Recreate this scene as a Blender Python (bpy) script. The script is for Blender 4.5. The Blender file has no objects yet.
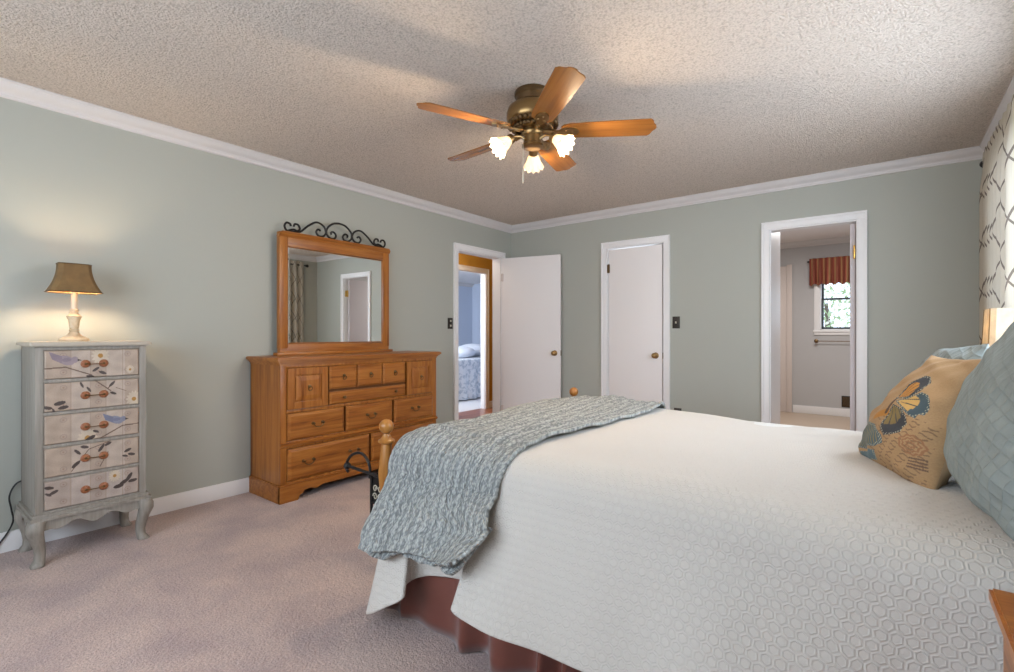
import bpy, bmesh, math, random
import numpy as np
from mathutils import Vector, Matrix, Euler
random.seed(7)
PI = math.pi
sc = bpy.context.scene
C = sc.collection

# ------------------------------------------------------------------ camera, world, lights, exposure
EYE = 1.134
YAW = math.radians(37.8)
cd = bpy.data.cameras.new('camera'); cam = bpy.data.objects.new('camera', cd); C.objects.link(cam)
cam.location = (0, 0, EYE); cam.rotation_euler = (PI/2, 0, YAW)
cd.sensor_width = 36.0; cd.lens = 490/1014*36; cd.shift_y = -2/1014; cd.clip_start = 0.02
sc.camera = cam
sc.view_settings.view_transform = 'Standard'; sc.view_settings.look = 'None'
sc.view_settings.gamma = 1; sc.view_settings.use_curve_mapping = False
sc.view_settings.exposure = 0.06

w = bpy.data.worlds.new('world'); sc.world = w; w.use_nodes = True
bg = w.node_tree.nodes['Background']; bg.inputs[0].default_value = (0.72, 0.84, 1.0, 1); bg.inputs[1].default_value = 3.0

def area(name, loc, target, sx, sy, power, col, spread=180):
    l = bpy.data.lights.new(name, 'AREA'); l.shape = 'RECTANGLE'; l.size = sx; l.size_y = sy
    l.energy = power; l.color = col; l.spread = math.radians(spread)
    o = bpy.data.objects.new(name, l); C.objects.link(o); o.location = loc
    d = Vector(target)-Vector(loc); o.rotation_euler = d.to_track_quat('-Z', 'Z').to_euler()
    return o
def point(name, loc, power, col, r=0.03):
    l = bpy.data.lights.new(name, 'POINT'); l.energy = power; l.color = col; l.shadow_soft_size = r
    o = bpy.data.objects.new(name, l); C.objects.link(o); o.location = loc
    return o
DAY = (0.77, 0.885, 1.0); WARM = (1.0, 0.72, 0.45)
# fill daylight: unseen window behind the camera, made wide to brighten the room
area('window_fill_behind', (-1.55, -1.02, 1.45), (-1.55, 3, 1.9), 2.5, 1.25, 48, DAY)
# daylight through the window over the headboard
area('daylight_right', (0.572, 2.45, 1.55), (-3, 3.3, 0.8), 1.05, 1.75, 36, DAY)
# added unseen lights to brighten the bathroom, the hall and the far bedroom
area('bath_fill_light', (-0.6, 6.4, 2.40), (-0.6, 6.4, 0), 0.5, 0.5, 36, (1.0, 0.97, 0.95))
point('hall_fill_light', (-4.2, 4.4, 2.3), 18, (1.0, 0.90, 0.78), 0.08)
area('far_room_fill_light', (-6.6, 3.6, 1.6), (-6.6, 8, 1.2), 1.6, 1.3, 115, (0.82, 0.90, 1.0))

# ------------------------------------------------------------------ materials
def mat(name, col=(0.8, 0.8, 0.8), rough=0.6, metal=0.0, spec=0.5, emis=None, es=0.0):
    m = bpy.data.materials.new(name); m.use_nodes = True
    b = m.node_tree.nodes['Principled BSDF']
    b.inputs['Base Color'].default_value = (*col, 1); b.inputs['Roughness'].default_value = rough
    b.inputs['Metallic'].default_value = metal; b.inputs['Specular IOR Level'].default_value = spec
    if emis: b.inputs['Emission Color'].default_value = (*emis, 1); b.inputs['Emission Strength'].default_value = es
    m['b'] = 1
    return m
class N:
    """small node-tree helper"""
    def __init__(s, m): s.m = m; s.t = m.node_tree; s.b = s.t.nodes['Principled BSDF']
    def n(s, typ, **kw):
        x = s.t.nodes.new(typ)
        for k, v in kw.items(): setattr(x, k, v)
        return x
    def l(s, a, b): s.t.links.new(a, b)
    def coord(s, kind='Object', scale=(1, 1, 1), rot=(0, 0, 0)):
        tc = s.n('ShaderNodeTexCoord'); mp = s.n('ShaderNodeMapping')
        mp.inputs['Scale'].default_value = scale; mp.inputs['Rotation'].default_value = rot
        s.l(tc.outputs[kind], mp.inputs['Vector']); return mp.outputs[0]
    def noise(s, vec, scale=5, detail=3, rough=0.5, dist=0):
        x = s.n('ShaderNodeTexNoise'); x.inputs['Scale'].default_value = scale; x.inputs['Detail'].default_value = detail
        x.inputs['Roughness'].default_value = rough; x.inputs['Distortion'].default_value = dist
        s.l(vec, x.inputs['Vector']); return x.outputs['Fac']
    def ramp(s, fac, stops):
        r = s.n('ShaderNodeValToRGB'); e = r.color_ramp.elements
        while len(e) < len(stops): e.new(0.5)
        for i, (p, c) in enumerate(stops):
            e[i].position = p; e[i].color = (*c, 1) if len(c) == 3 else c
        s.l(fac, r.inputs[0]); return r.outputs[0]
    def math(s, op, a, b=None, c=None, clamp=False):
        x = s.n('ShaderNodeMath', operation=op, use_clamp=clamp)
        for i, v in enumerate((a, b, c)):
            if v is None: continue
            if isinstance(v, (int, float)): x.inputs[i].default_value = v
            else: s.l(v, x.inputs[i])
        return x.outputs[0]
    def vm(s, op, a, b=None):
        x = s.n('ShaderNodeVectorMath', operation=op)
        for i, v in enumerate((a, b)):
            if v is None: continue
            if isinstance(v, (tuple, list)): x.inputs[i].default_value = v
            else: s.l(v, x.inputs[i])
        return x.outputs['Value'] if op in ('DOT_PRODUCT', 'LENGTH') else x.outputs[0]
    def mix(s, fac, a, b):
        x = s.n('ShaderNodeMix', data_type='RGBA')
        for k, v in ((0, fac), (6, a), (7, b)):
            if isinstance(v, (int, float)): x.inputs[k].default_value = v
            elif isinstance(v, tuple): x.inputs[k].default_value = (*v, 1)
            else: s.l(v, x.inputs[k])
        return x.outputs[2]
    def bump(s, h, strength=0.5, dist=0.01):
        x = s.n('ShaderNodeBump'); x.inputs['Strength'].default_value = strength; x.inputs['Distance'].default_value = dist
        s.l(h, x.inputs['Height']); s.l(x.outputs[0], s.b.inputs['Normal'])
    def col(s, c): s.l(c, s.b.inputs['Base Color'])

def wood(name, dark, mid, light, axis='Y', rough=0.35, sc_=1.0):
    m = mat(name, mid, rough); k = N(m)
    s = {'X': (1.2, 22, 22), 'Y': (22, 1.2, 22), 'Z': (22, 22, 1.2)}[axis]
    v = k.coord('Object', tuple(q*sc_ for q in s))
    f = k.noise(v, 1.6, 6, 0.62, 0.6)
    c = k.ramp(f, [(0.28, dark), (0.46, mid), (0.62, light), (0.8, mid)])
    k.col(c); k.bump(f, 0.10, 0.002)
    return m
def plaster(name, col, bump=0.15):
    m = mat(name, col, 0.75, spec=0.25); k = N(m)
    v = k.coord('Object')
    k.bump(k.noise(v, 60, 3, 0.6), bump, 0.002)
    return m

M = {}
M['wall'] = plaster('sage_paint', (0.425, 0.43, 0.38))
M['white'] = plaster('white_paint', (0.84, 0.795, 0.77), 0.04)
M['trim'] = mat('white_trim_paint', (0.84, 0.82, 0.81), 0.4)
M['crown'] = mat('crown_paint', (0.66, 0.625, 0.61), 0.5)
M['bathwall'] = plaster('bath_paint', (0.50, 0.485, 0.48))
M['mustard'] = plaster('mustard_paint', (0.50, 0.27, 0.045))
M['bluewall'] = plaster('blue_paint', (0.60, 0.66, 0.78))
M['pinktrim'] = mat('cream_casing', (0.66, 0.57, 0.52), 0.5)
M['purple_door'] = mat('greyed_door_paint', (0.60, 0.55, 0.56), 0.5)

# popcorn ceiling
m = mat('popcorn_ceiling', (0.66, 0.60, 0.545), 0.95, spec=0.1); k = N(m); M['ceiling'] = m
v = k.coord('Object')
f1 = k.noise(v, 88, 4, 0.75); vo = k.n('ShaderNodeTexVoronoi'); vo.inputs['Scale'].default_value = 105; k.l(v, vo.inputs['Vector'])
h = k.math('ADD', k.math('MULTIPLY', f1, 1.0), k.math('MULTIPLY', vo.outputs['Distance'], -0.45))
k.bump(h, 1.0, 0.014)
k.col(k.ramp(h, [(0.05, (0.58, 0.49, 0.41)), (0.30, (0.77, 0.665, 0.575)), (0.6, (0.85, 0.75, 0.66))]))  # texture shadow put into the colour: hollows darker, bumps paler

# carpet
m = mat('cut_pile_carpet', (0.42, 0.33, 0.31), 0.98, spec=0.05); k = N(m); M['carpet'] = m
v = k.coord('Object')
a = k.noise(v, 120, 3, 0.75); b2 = k.noise(v, 3.2, 4, 0.55, 0.3); c2 = k.noise(v, 40, 2, 0.6)
col1 = k.ramp(a, [(0.25, (0.34, 0.24, 0.21)), (0.5, (0.56, 0.42, 0.375)), (0.75, (0.78, 0.61, 0.55))])
col2 = k.ramp(b2, [(0.35, (0.78, 0.76, 0.80)), (0.62, (1.08, 1.06, 1.03))])
mx = k.n('ShaderNodeMix', data_type='RGBA', blend_type='MULTIPLY'); mx.inputs[0].default_value = 1
k.l(col1, mx.inputs[6]); k.l(col2, mx.inputs[7]); k.col(mx.outputs[2])
k.bump(k.math('ADD', a, c2), 0.9, 0.012)
k.b.inputs['Sheen Weight'].default_value = 0.3
M['carpet2'] = mat('pale_carpet', (0.62, 0.62, 0.64), 0.95)
M['hardwood'] = wood('hall_hardwood', (0.16, 0.045, 0.02), (0.28, 0.09, 0.045), (0.36, 0.13, 0.06), 'Y', 0.3, 0.6)
M['bathfloor'] = mat('tan_vinyl', (0.52, 0.40, 0.30), 0.4)

OAK = ((0.16, 0.042, 0.006), (0.30, 0.098, 0.014), (0.40, 0.15, 0.027))
M['oakY'] = wood('oak_grain_across', *OAK, axis='Y'); M['oakZ'] = wood('oak_grain_upright', *OAK, axis='Z')
M['pine'] = wood('honey_pine', (0.22, 0.075, 0.012), (0.34, 0.13, 0.022), (0.43, 0.185, 0.04), 'Z', 0.3, 0.8)
M['oakX'] = wood('oak_nightstand', (0.22, 0.06, 0.01), (0.40, 0.13, 0.02), (0.50, 0.19, 0.035), 'X', 0.3)
M['blade'] = wood('fan_blade_wood', (0.18, 0.060, 0.009), (0.29, 0.105, 0.017), (0.35, 0.145, 0.029), 'X', 0.26, 0.7)
M['brass'] = mat('antique_brass', (0.30, 0.185, 0.075), 0.32, 0.9)
M['brassdark'] = mat('dark_antique_brass', (0.15, 0.09, 0.04), 0.4, 0.8)
M['brassbright'] = mat('bright_brass', (0.62, 0.38, 0.10), 0.3, 0.9)
M['iron'] = mat('black_iron', (0.015, 0.014, 0.014), 0.45, 0.3)
M['switch'] = mat('dark_bronze_plate', (0.035, 0.028, 0.022), 0.4, 0.5)
M['ivory'] = mat('ivory_plastic', (0.62, 0.56, 0.44), 0.4)
M['mirror'] = mat('mirror_silver', (0.93, 0.95, 0.94), 0.015, 1.0)
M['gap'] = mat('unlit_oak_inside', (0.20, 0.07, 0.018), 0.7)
M['skirt'] = mat('brown_satin', (0.17, 0.052, 0.036), 0.30, 0.0)
N(M['skirt']).b.inputs['Sheen Weight'].default_value = 0.3
M['mattress'] = mat('white_ticking', (0.7, 0.7, 0.68), 0.8)
m = mat('painted_grey_wood', (0.33, 0.315, 0.285), 0.5); k = N(m); M['chest'] = m
v = k.coord('Object', (30, 30, 2)); f = k.noise(v, 2, 5, 0.6)
k.col(k.ramp(f, [(0.3, (0.23, 0.205, 0.175)), (0.6, (0.315, 0.285, 0.245)), (0.8, (0.37, 0.335, 0.29))])); k.bump(f, 0.15, 0.002)
m = mat('painted_cream_top', (0.46, 0.40, 0.32), 0.45); M['chesttop'] = m
def vcol(name, rough=0.6, bumpscale=200, bs=0.1):
    m = mat(name, (1, 1, 1), rough); k = N(m)
    at = k.n('ShaderNodeVertexColor'); at.layer_name = 'Col'; k.col(at.outputs[0])
    k.bump(k.noise(k.coord('UV'), bumpscale, 3, 0.6), bs, 0.003); return m
M['paper'] = vcol('decoupage_paper', 0.5)
M['rosette'] = mat('amber_rosette', (0.30, 0.105, 0.04), 0.35)
M['black'] = mat('black_rubber', (0.012, 0.012, 0.012), 0.5)

# quilted hexagon bedspread
def hexfield(k, uv, scale):
    p = k.vm('SCALE', uv); p.node.inputs['Scale'].default_value = scale
    s = (1.0, 1.7320508, 1.0); hs = (0.5, 0.8660254, 0.5)
    def cell(q):
        w_ = k.n('ShaderNodeVectorMath', operation='WRAP'); k.l(q, w_.inputs[0]); w_.inputs[1].default_value = hs
        w_.inputs[2].default_value = (-0.5, -0.8660254, -0.5); return w_.outputs[0]
    def hd(q):
        ab = k.vm('ABSOLUTE', q); d = k.vm('DOT_PRODUCT', ab, (0.5, 0.8660254, 0))
        sx = k.n('ShaderNodeSeparateXYZ'); k.l(ab, sx.inputs[0]); return k.math('MAXIMUM', d, sx.outputs[0])
    a = hd(cell(p)); b = hd(cell(k.vm('ADD', p, hs)))
    return k.math('MINIMUM', a, b)          # 0 at the centre of a cell, 0.5 on its edge
m = mat('quilted_cream_cotton', (0.60, 0.56, 0.51), 0.85, spec=0.15); k = N(m); M['spread'] = m
tc = k.n('ShaderNodeTexCoord'); uv = tc.outputs['UV']
nz = k.n('ShaderNodeTexNoise'); nz.inputs['Scale'].default_value = 25; k.l(uv, nz.inputs['Vector'])
off = k.vm('SCALE', k.vm('SUBTRACT', nz.outputs['Color'], (0.5, 0.5, 0.5))); off.node.inputs['Scale'].default_value = 0.010
uvn = k.vm('ADD', uv, off)
d = hexfield(k, uvn, 1/0.028)
r1 = k.math('SUBTRACT', 1.0, k.math('MULTIPLY', k.math('ABSOLUTE', k.math('SUBTRACT', d, 0.37)), 11.0), clamp=True)
ridge = k.math('SMOOTH_MIN', r1, 0.9, 0.3)
puff = k.math('MULTIPLY', k.math('SUBTRACT', 0.5, d), 0.25)
fine = k.math('MULTIPLY', k.noise(uv, 420, 2, 0.6), 0.35)
k.bump(k.math('ADD', k.math('ADD', ridge, puff), fine), 0.5, 0.0035)
k.b.inputs['Sheen Weight'].default_value = 0.2

# knitted throw
m = mat('blue_grey_knit', (0.42, 0.47, 0.48), 0.95, spec=0.1); k = N(m); M['throw'] = m
tc = k.n('ShaderNodeTexCoord'); uv = tc.outputs['UV']
mp = k.n('ShaderNodeMapping'); mp.inputs['Scale'].default_value = (1.9, 1.0, 1); k.l(uv, mp.inputs[0])
vo = k.n('ShaderNodeTexVoronoi'); vo.inputs['Scale'].default_value = 74; vo.inputs['Randomness'].default_value = 0.9; k.l(mp.outputs[0], vo.inputs['Vector'])
wv = k.n('ShaderNodeTexWave'); wv.inputs['Scale'].default_value = 9; wv.inputs['Distortion'].default_value = 2.0; wv.inputs['Detail'].default_value = 2; k.l(uv, wv.inputs['Vector'])
fi = k.noise(uv, 260, 2, 0.7)
h = k.math('ADD', k.math('MULTIPLY', vo.outputs['Distance'], -1.2), k.math('ADD', k.math('MULTIPLY', wv.outputs['Fac'], 0.35), k.math('MULTIPLY', fi, 0.3)))
h = k.math('ADD', h, 0.6)
k.col(k.ramp(h, [(0.05, (0.26, 0.275, 0.275)), (0.32, (0.40, 0.42, 0.41)), (0.6, (0.54, 0.56, 0.54)), (0.9, (0.66, 0.67, 0.64))]))
k.bump(h, 1.0, 0.010)

# pillow fabrics
def quilt_mat(name, col):
    m = mat(name, col, 0.8, spec=0.2); k = N(m)
    tc = k.n('ShaderNodeTexCoord'); sx = k.n('ShaderNodeSeparateXYZ'); k.l(tc.outputs['UV'], sx.inputs[0])
    u, v = sx.outputs[0], sx.outputs[1]
    def stripes(e, f):
        s_ = k.math('ABSOLUTE', k.math('SINE', k.math('MULTIPLY', e, f))); return k.math('POWER', s_, 0.35)
    a = stripes(k.math('ADD', k.math('MULTIPLY', v, 1.0), k.math('MULTIPLY', u, 0.35)), 105)
    b = stripes(k.math('SUBTRACT', k.math('MULTIPLY', u, 1.0), k.math('MULTIPLY', v, 0.45)), 105)
    h = k.math('MULTIPLY', a, b)
    wr = k.noise(tc.outputs['UV'], 9, 4, 0.6, 1.2)
    k.bump(k.math('ADD', k.math('MULTIPLY', h, 0.9), k.math('MULTIPLY', wr, 1.5)), 0.6, 0.008)
    c = k.ramp(wr, [(0.3, tuple(x*0.85 for x in col)), (0.7, tuple(min(1, x*1.12) for x in col))]); k.col(c)
    return m
M['sham'] = quilt_mat('quilted_blue_green_cotton', (0.245, 0.275, 0.262))
M['sham2'] = quilt_mat('quilted_grey_blue_cotton', (0.25, 0.28, 0.27))
M['printed'] = vcol('printed_burlap', 0.85, 120, 0.4)
# curtain with lattice
m = mat('lattice_curtain', (0.72, 0.68, 0.60), 0.8, spec=0.1); k = N(m); M['curtain'] = m
tc = k.n('ShaderNodeTexCoord'); sx = k.n('ShaderNodeSeparateXYZ'); k.l(tc.outputs['UV'], sx.inputs[0]); u, v = sx.outputs[0], sx.outputs[1]
def lat(sgn):
    e = k.math('ADD', k.math('MULTIPLY', u, 5.6), k.math('MULTIPLY', v, 3.3*sgn))
    e = k.math('ADD', e, k.math('MULTIPLY', k.math('SINE', k.math('MULTIPLY', v, 20.7)), 0.05))
    fr = k.math('ABSOLUTE', k.math('SUBTRACT', k.math('FRACT', e), 0.5))
    return k.math('LESS_THAN', fr, 0.032)
lt = k.math('MAXIMUM', lat(1), lat(-1))
cc = k.mix(lt, (0.60, 0.545, 0.45), (0.20, 0.165, 0.14)); k.col(cc)
tr = k.n('ShaderNodeBsdfTranslucent'); k.l(cc, tr.inputs[0]); ms = k.n('ShaderNodeMixShader'); ms.inputs[0].default_value = 0.35
out = [n for n in m.node_tree.nodes if n.type == 'OUTPUT_MATERIAL'][0]
k.l(k.b.outputs[0], ms.inputs[1]); k.l(tr.outputs[0], ms.inputs[2]); k.l(ms.outputs[0], out.inputs[0])
# lamp shades
def shade_mat(name, col, transl, es=0.0):
    m = mat(name, col, 0.8); k = N(m)
    c = k.ramp(k.noise(k.coord('Object', (1, 1, 1)), 18, 4, 0.6), [(0.3, tuple(x*0.7 for x in col)), (0.7, col)])
    k.col(c); tr = k.n('ShaderNodeBsdfTranslucent'); k.l(c, tr.inputs[0]); ms = k.n('ShaderNodeMixShader'); ms.inputs[0].default_value = transl
    out = [n for n in m.node_tree.nodes if n.type == 'OUTPUT_MATERIAL'][0]
    k.l(k.b.outputs[0], ms.inputs[1]); k.l(tr.outputs[0], ms.inputs[2]); k.l(ms.outputs[0], out.inputs[0]); return m
M['shade_brown'] = shade_mat('brown_lamp_fabric', (0.23, 0.135, 0.05), 0.07)
M['shade_cream'] = shade_mat('cream_lamp_fabric', (0.80, 0.68, 0.50), 0.45)
M['glass'] = shade_mat('frosted_glass', (0.92, 0.84, 0.70), 0.35)
M['bulb_lamp'] = mat('lit_lamp_bulb', (1, 0.9, 0.7), 0.3, emis=(1.0, 0.78, 0.54), es=620)
M['bulb_small'] = mat('lit_bedside_bulb', (1, 0.9, 0.7), 0.3, emis=(1.0, 0.80, 0.58), es=75)
M['bulb'] = mat('lit_bulb', (1, 0.9, 0.7), 0.3, emis=(1.0, 0.83, 0.58), es=14)
m = mat('turned_cream_stone', (0.62, 0.50, 0.34), 0.5); M['lampbase'] = m; k = N(m)
k.col(k.ramp(k.noise(k.coord('Object'), 22, 4, 0.6), [(0.3, (0.45, 0.31, 0.17)), (0.6, (0.68, 0.55, 0.38))]))
M['lampbase2'] = mat('dark_lamp_base', (0.06, 0.04, 0.03), 0.4)
M['pane'] = mat('window_glass', (0.95, 0.97, 1.0), 0.05)
N(M['pane']).b.inputs['Transmission Weight'].default_value = 1.0; N(M['pane']).b.inputs['IOR'].default_value = 1.0
m = mat('striped_valance', (0.4, 0.1, 0.05), 0.8); k = N(m); M['valance'] = m
tc = k.n('ShaderNodeTexCoord'); sx = k.n('ShaderNodeSeparateXYZ'); k.l(tc.outputs['UV'], sx.inputs[0])
fr = k.math('FRACT', k.math('MULTIPLY', sx.outputs[0], 13))
k.col(k.ramp(fr, [(0.0, (0.20, 0.04, 0.025)), (0.3, (0.34, 0.085, 0.05)), (0.5, (0.48, 0.28, 0.13)), (0.75, (0.26, 0.07, 0.04))]))
M['leafA'] = mat('leaf_green', (0.28, 0.36, 0.18), 0.6); M['leafB'] = mat('leaf_pale', (0.62, 0.60, 0.48), 0.6)
M['bark'] = mat('bark', (0.12, 0.09, 0.07), 0.9)
M['whitelinen'] = mat('white_blue_linen', (0.72, 0.76, 0.84), 0.9)
m = mat('patterned_blue_linen', (0.5, 0.55, 0.65), 0.9); k = N(m); M['bluelinen'] = m
k.col(k.ramp(k.noise(k.coord('Object'), 16, 3, 0.6), [(0.42, (0.46, 0.52, 0.60)), (0.52, (0.72, 0.75, 0.80))]))

# ------------------------------------------------------------------ mesh helpers
class MB:
    def __init__(s): s.v = []; s.f = []; s.mi = []; s.uv = {}
    def add(s, vs, fs, mi=0, uvs=None):
        o = len(s.v); s.v += [tuple(p) for p in vs]
        for i, f in enumerate(fs):
            s.f.append(tuple(o+j for j in f)); s.mi.append(mi)
            if uvs is not None: s.uv[len(s.f)-1] = [uvs[j] for j in f]
        return s
    def box(s, x0, x1, y0, y1, z0, z1, mi=0, b=0.0):
        x0, x1 = sorted((x0, x1)); y0, y1 = sorted((y0, y1)); z0, z1 = sorted((z0, z1))
        b = min(b, (x1-x0)*.45, (y1-y0)*.45, (z1-z0)*.45)
        if b <= 0:
            vs = [(x, y, z) for z in (z0, z1) for y in (y0, y1) for x in (x0, x1)]
            return s.add(vs, [(0, 2, 3, 1), (4, 5, 7, 6), (0, 1, 5, 4), (2, 6, 7, 3), (0, 4, 6, 2), (1, 3, 7, 5)], mi)
        bm = bmesh.new(); bmesh.ops.create_cube(bm, size=1)
        for q in bm.verts: q.co = Vector(((x0+x1)/2+q.co.x*(x1-x0), (y0+y1)/2+q.co.y*(y1-y0), (z0+z1)/2+q.co.z*(z1-z0)))
        bmesh.ops.bevel(bm, geom=bm.edges[:], offset=b, segments=2, profile=0.6, affect='EDGES')
        bm.verts.ensure_lookup_table()
        s.add([q.co[:] for q in bm.verts], [tuple(q.index for q in f.verts) for f in bm.faces], mi); bm.free(); return s
    def lathe(s, prof, c=(0, 0, 0), n=24, mi=0, M4=None, cap=True):
        """prof: (r, z) from bottom to top"""
        vs = []
        for r, z in prof:
            for i in range(n):
                a = 2*PI*i/n; p = Vector((r*math.cos(a), r*math.sin(a), z))
                if M4: p = M4 @ p
                vs.append((p.x+c[0], p.y+c[1], p.z+c[2]))
        fs = []
        for j in range(len(prof)-1):
            for i in range(n):
                fs.append((j*n+i, j*n+(i+1) % n, (j+1)*n+(i+1) % n, (j+1)*n+i))
        if cap:
            fs.append(tuple(reversed(range(n)))); fs.append(tuple((len(prof)-1)*n+i for i in range(n)))
        return s.add(vs, fs, mi)
    def tube(s, pts, r, n=10, mi=0, closed=False):
        pts = [Vector(p) for p in pts]; L = len(pts); vs = []
        rs = r if isinstance(r, (list, tuple)) else [r]*L
        t0 = (pts[1]-pts[0]).normalized(); up = Vector((0, 0, 1)) if abs(t0.z) < 0.9 else Vector((1, 0, 0))
        nrm = t0.cross(up).normalized()
        for i, p in enumerate(pts):
            t = (pts[min(i+1, L-1)]-pts[max(i-1, 0)]).normalized()
            nrm = (nrm-t*nrm.dot(t)).normalized(); bn = t.cross(nrm)
            for j in range(n):
                a = 2*PI*j/n; vs.append(p+(nrm*math.cos(a)+bn*math.sin(a))*rs[i])
        fs = [(i*n+j, i*n+(j+1) % n, (i+1)*n+(j+1) % n, (i+1)*n+j) for i in range(L-1) for j in range(n)]
        fs += [tuple(reversed(range(n))), tuple((L-1)*n+j for j in range(n))]
        return s.add(vs, fs, mi)
    def prism(s, poly, axis, a, b, mi=0):
        """extrude a 2D outline along an axis; poly gives the two other coordinates in order"""
        def P(q, t):
            return {'x': (t, q[0], q[1]), 'y': (q[0], t, q[1]), 'z': (q[0], q[1], t)}[axis]
        n = len(poly); vs = [P(q, a) for q in poly]+[P(q, b) for q in poly]
        fs = [(i, (i+1) % n, n+(i+1) % n, n+i) for i in range(n)]+[tuple(reversed(range(n))), tuple(range(n, 2*n))]
        return s.add(vs, fs, mi)
    def ball(s, c, r, n=16, mi=0, sz=1.0):
        prof = [(max(1e-4, r*math.cos(t)), r*sz*math.sin(t)) for t in [(-PI/2+PI*i/n) for i in range(n+1)]]
        return s.lathe(prof, c, n+4, mi)
    def grid(s, P, U, V, mi=0, uvf=None, closeU=False):
        """P[i][j] points"""
        vs = [P[i][j] for i in range(U) for j in range(V)]
        fs = [(i*V+j, i*V+j+1, (i+1)*V+j+1, (i+1)*V+j) for i in range(U-1) for j in range(V-1)]
        uvs = [uvf[i][j] for i in range(U) for j in range(V)] if uvf is not None else None
        return s.add(vs, fs, mi, uvs)
    def xf(s, M4):
        s.v = [tuple(M4 @ Vector(p)) for p in s.v]; return s
    def build(s, name, mats, parent=None, smooth=True, angle=40, merge=False):
        me = bpy.data.meshes.new(name); me.from_pydata(s.v, [], s.f)
        mats = mats if isinstance(mats, (list, tuple)) else [mats]
        for q in mats: me.materials.append(q)
        me.polygons.foreach_set('material_index', s.mi)
        if s.uv:
            ul = me.uv_layers.new(name='UVMap')
            for fi, us in s.uv.items():
                for li, u in zip(me.polygons[fi].loop_indices, us): ul.data[li].uv = u
        bm = bmesh.new(); bm.from_mesh(me)
        if merge: bmesh.ops.remove_doubles(bm, verts=bm.verts, dist=1e-4)
        bmesh.ops.recalc_face_normals(bm, faces=bm.faces); bm.to_mesh(me); bm.free()
        if smooth:
            me.polygons.foreach_set('use_smooth', [True]*len(me.polygons))
            try: me.set_sharp_from_angle(angle=math.radians(angle))
            except Exception: pass
        o = bpy.data.objects.new(name, me); C.objects.link(o)
        if parent: o.parent = parent
        return o
def catmull(pts, n=10):
    pts = [Vector((*p, 0)) if len(p) == 2 else Vector(p) for p in pts]; out = []
    P4 = [pts[0]]+pts+[pts[-1]]
    for i in range(1, len(P4)-2):
        a, b, c, d = P4[i-1:i+3]
        for j in range(n):
            t = j/n; out.append(0.5*((2*b)+(c-a)*t+(2*a-5*b+4*c-d)*t*t+(3*b-a-3*c+d)*t**3))
    out.append(P4[-2]); return out
def tag(o, label=None, cat=None, group=None, kind=None):
    if label: o['label'] = label
    if cat: o['category'] = cat
    if group: o['group'] = group
    if kind: o['kind'] = kind
    return o
def empty(name, loc, rz=0, label=None, cat=None, group=None):
    o = bpy.data.objects.new(name, None); C.objects.link(o); o.location = loc; o.rotation_euler = (0, 0, rz)
    o.empty_display_size = 0.05
    return tag(o, label, cat, group)
def struct(o, label, cat): return tag(o, label, cat, None, 'structure')
def T(x, y, z): return Matrix.Translation((x, y, z))
def R(ax, deg): return Matrix.Rotation(math.radians(deg), 4, ax)
def smoothstep(a, b, x):
    t = max(0, min(1, (x-a)/(b-a))); return t*t*(3-2*t)
def setcol(o, cols):
    me = o.data; at = me.color_attributes.new('Col', 'FLOAT_COLOR', 'POINT')
    at.data.foreach_set('color', np.asarray(cols, dtype=np.float32).ravel())

# ------------------------------------------------------------------ room shell
XL, XR, YB, YF, H, TH = -3.628, 0.575, 4.76, -1.05, 2.44, 0.12
# left wall with the hall doorway (opening y 3.83..4.55)
DY0, DY1, DH = 3.812, 4.555, 2.04
mb = MB(); mb.box(XL-TH, XL, YF-TH, DY0, 0, H).box(XL-TH, XL, DY1, YB+TH, 0, H).box(XL-TH, XL, DY0, DY1, DH, H)
struct(mb.build('wall_left', M['wall'], smooth=False), 'sage green wall behind the dresser with a doorway at its far end', 'wall')
# back wall: closet (x -2.345..-1.735), bathroom doorway (x -.80..-.195)
CX0, CX1 = -2.345, -1.735; BX0, BX1 = -0.805, -0.184
mb = MB()
for a, b in ((XL, CX0), (CX1, BX0), (BX1, XR+TH)): mb.box(a, b, YB, YB+TH, 0, H)
for a, b in ((CX0, CX1), (BX0, BX1)): mb.box(a, b, YB, YB+TH, DH, H)
struct(mb.build('wall_back', M['wall'], smooth=False), 'sage green wall with the closet door and the bathroom doorway', 'wall')
# right wall with window (y 1.95..3.95, z .95..2.08)
WY0, WY1, WZ0, WZ1 = 1.55, 4.10, 0.98, 2.10
mb = MB(); mb.box(XR, XR+TH, YF-TH, WY0, 0, H).box(XR, XR+TH, WY1, YB, 0, H).box(XR, XR+TH, WY0, WY1, 0, WZ0).box(XR, XR+TH, WY0, WY1, WZ1, H)
struct(mb.build('wall_right', M['wall'], smooth=False), 'sage green wall behind the headboard and the lattice curtain', 'wall')
mb = MB(); mb.box(XL, XR, YF-TH, YF, 0, 0.82).box(XL, XR, YF-TH, YF, 2.08, H).box(XL, -2.8, YF-TH, YF, 0.82, 2.08).box(-0.3, XR, YF-TH, YF, 0.82, 2.08)
struct(mb.build('wall_front', M['wall'], smooth=False), 'sage green wall with the wide window, facing the doors', 'wall')
struct(MB().box(XL-TH, XR+TH, YF-TH, YB+TH, -0.1, 0).build('floor', M['carpet'], smooth=False), 'dusty rose cut pile carpet', 'carpet')
struct(MB().box(XL-TH, XR+TH, YF-TH, YB+TH, H, H+0.1).build('ceiling', M['ceiling'], smooth=False), 'textured popcorn ceiling', 'ceiling')

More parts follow.
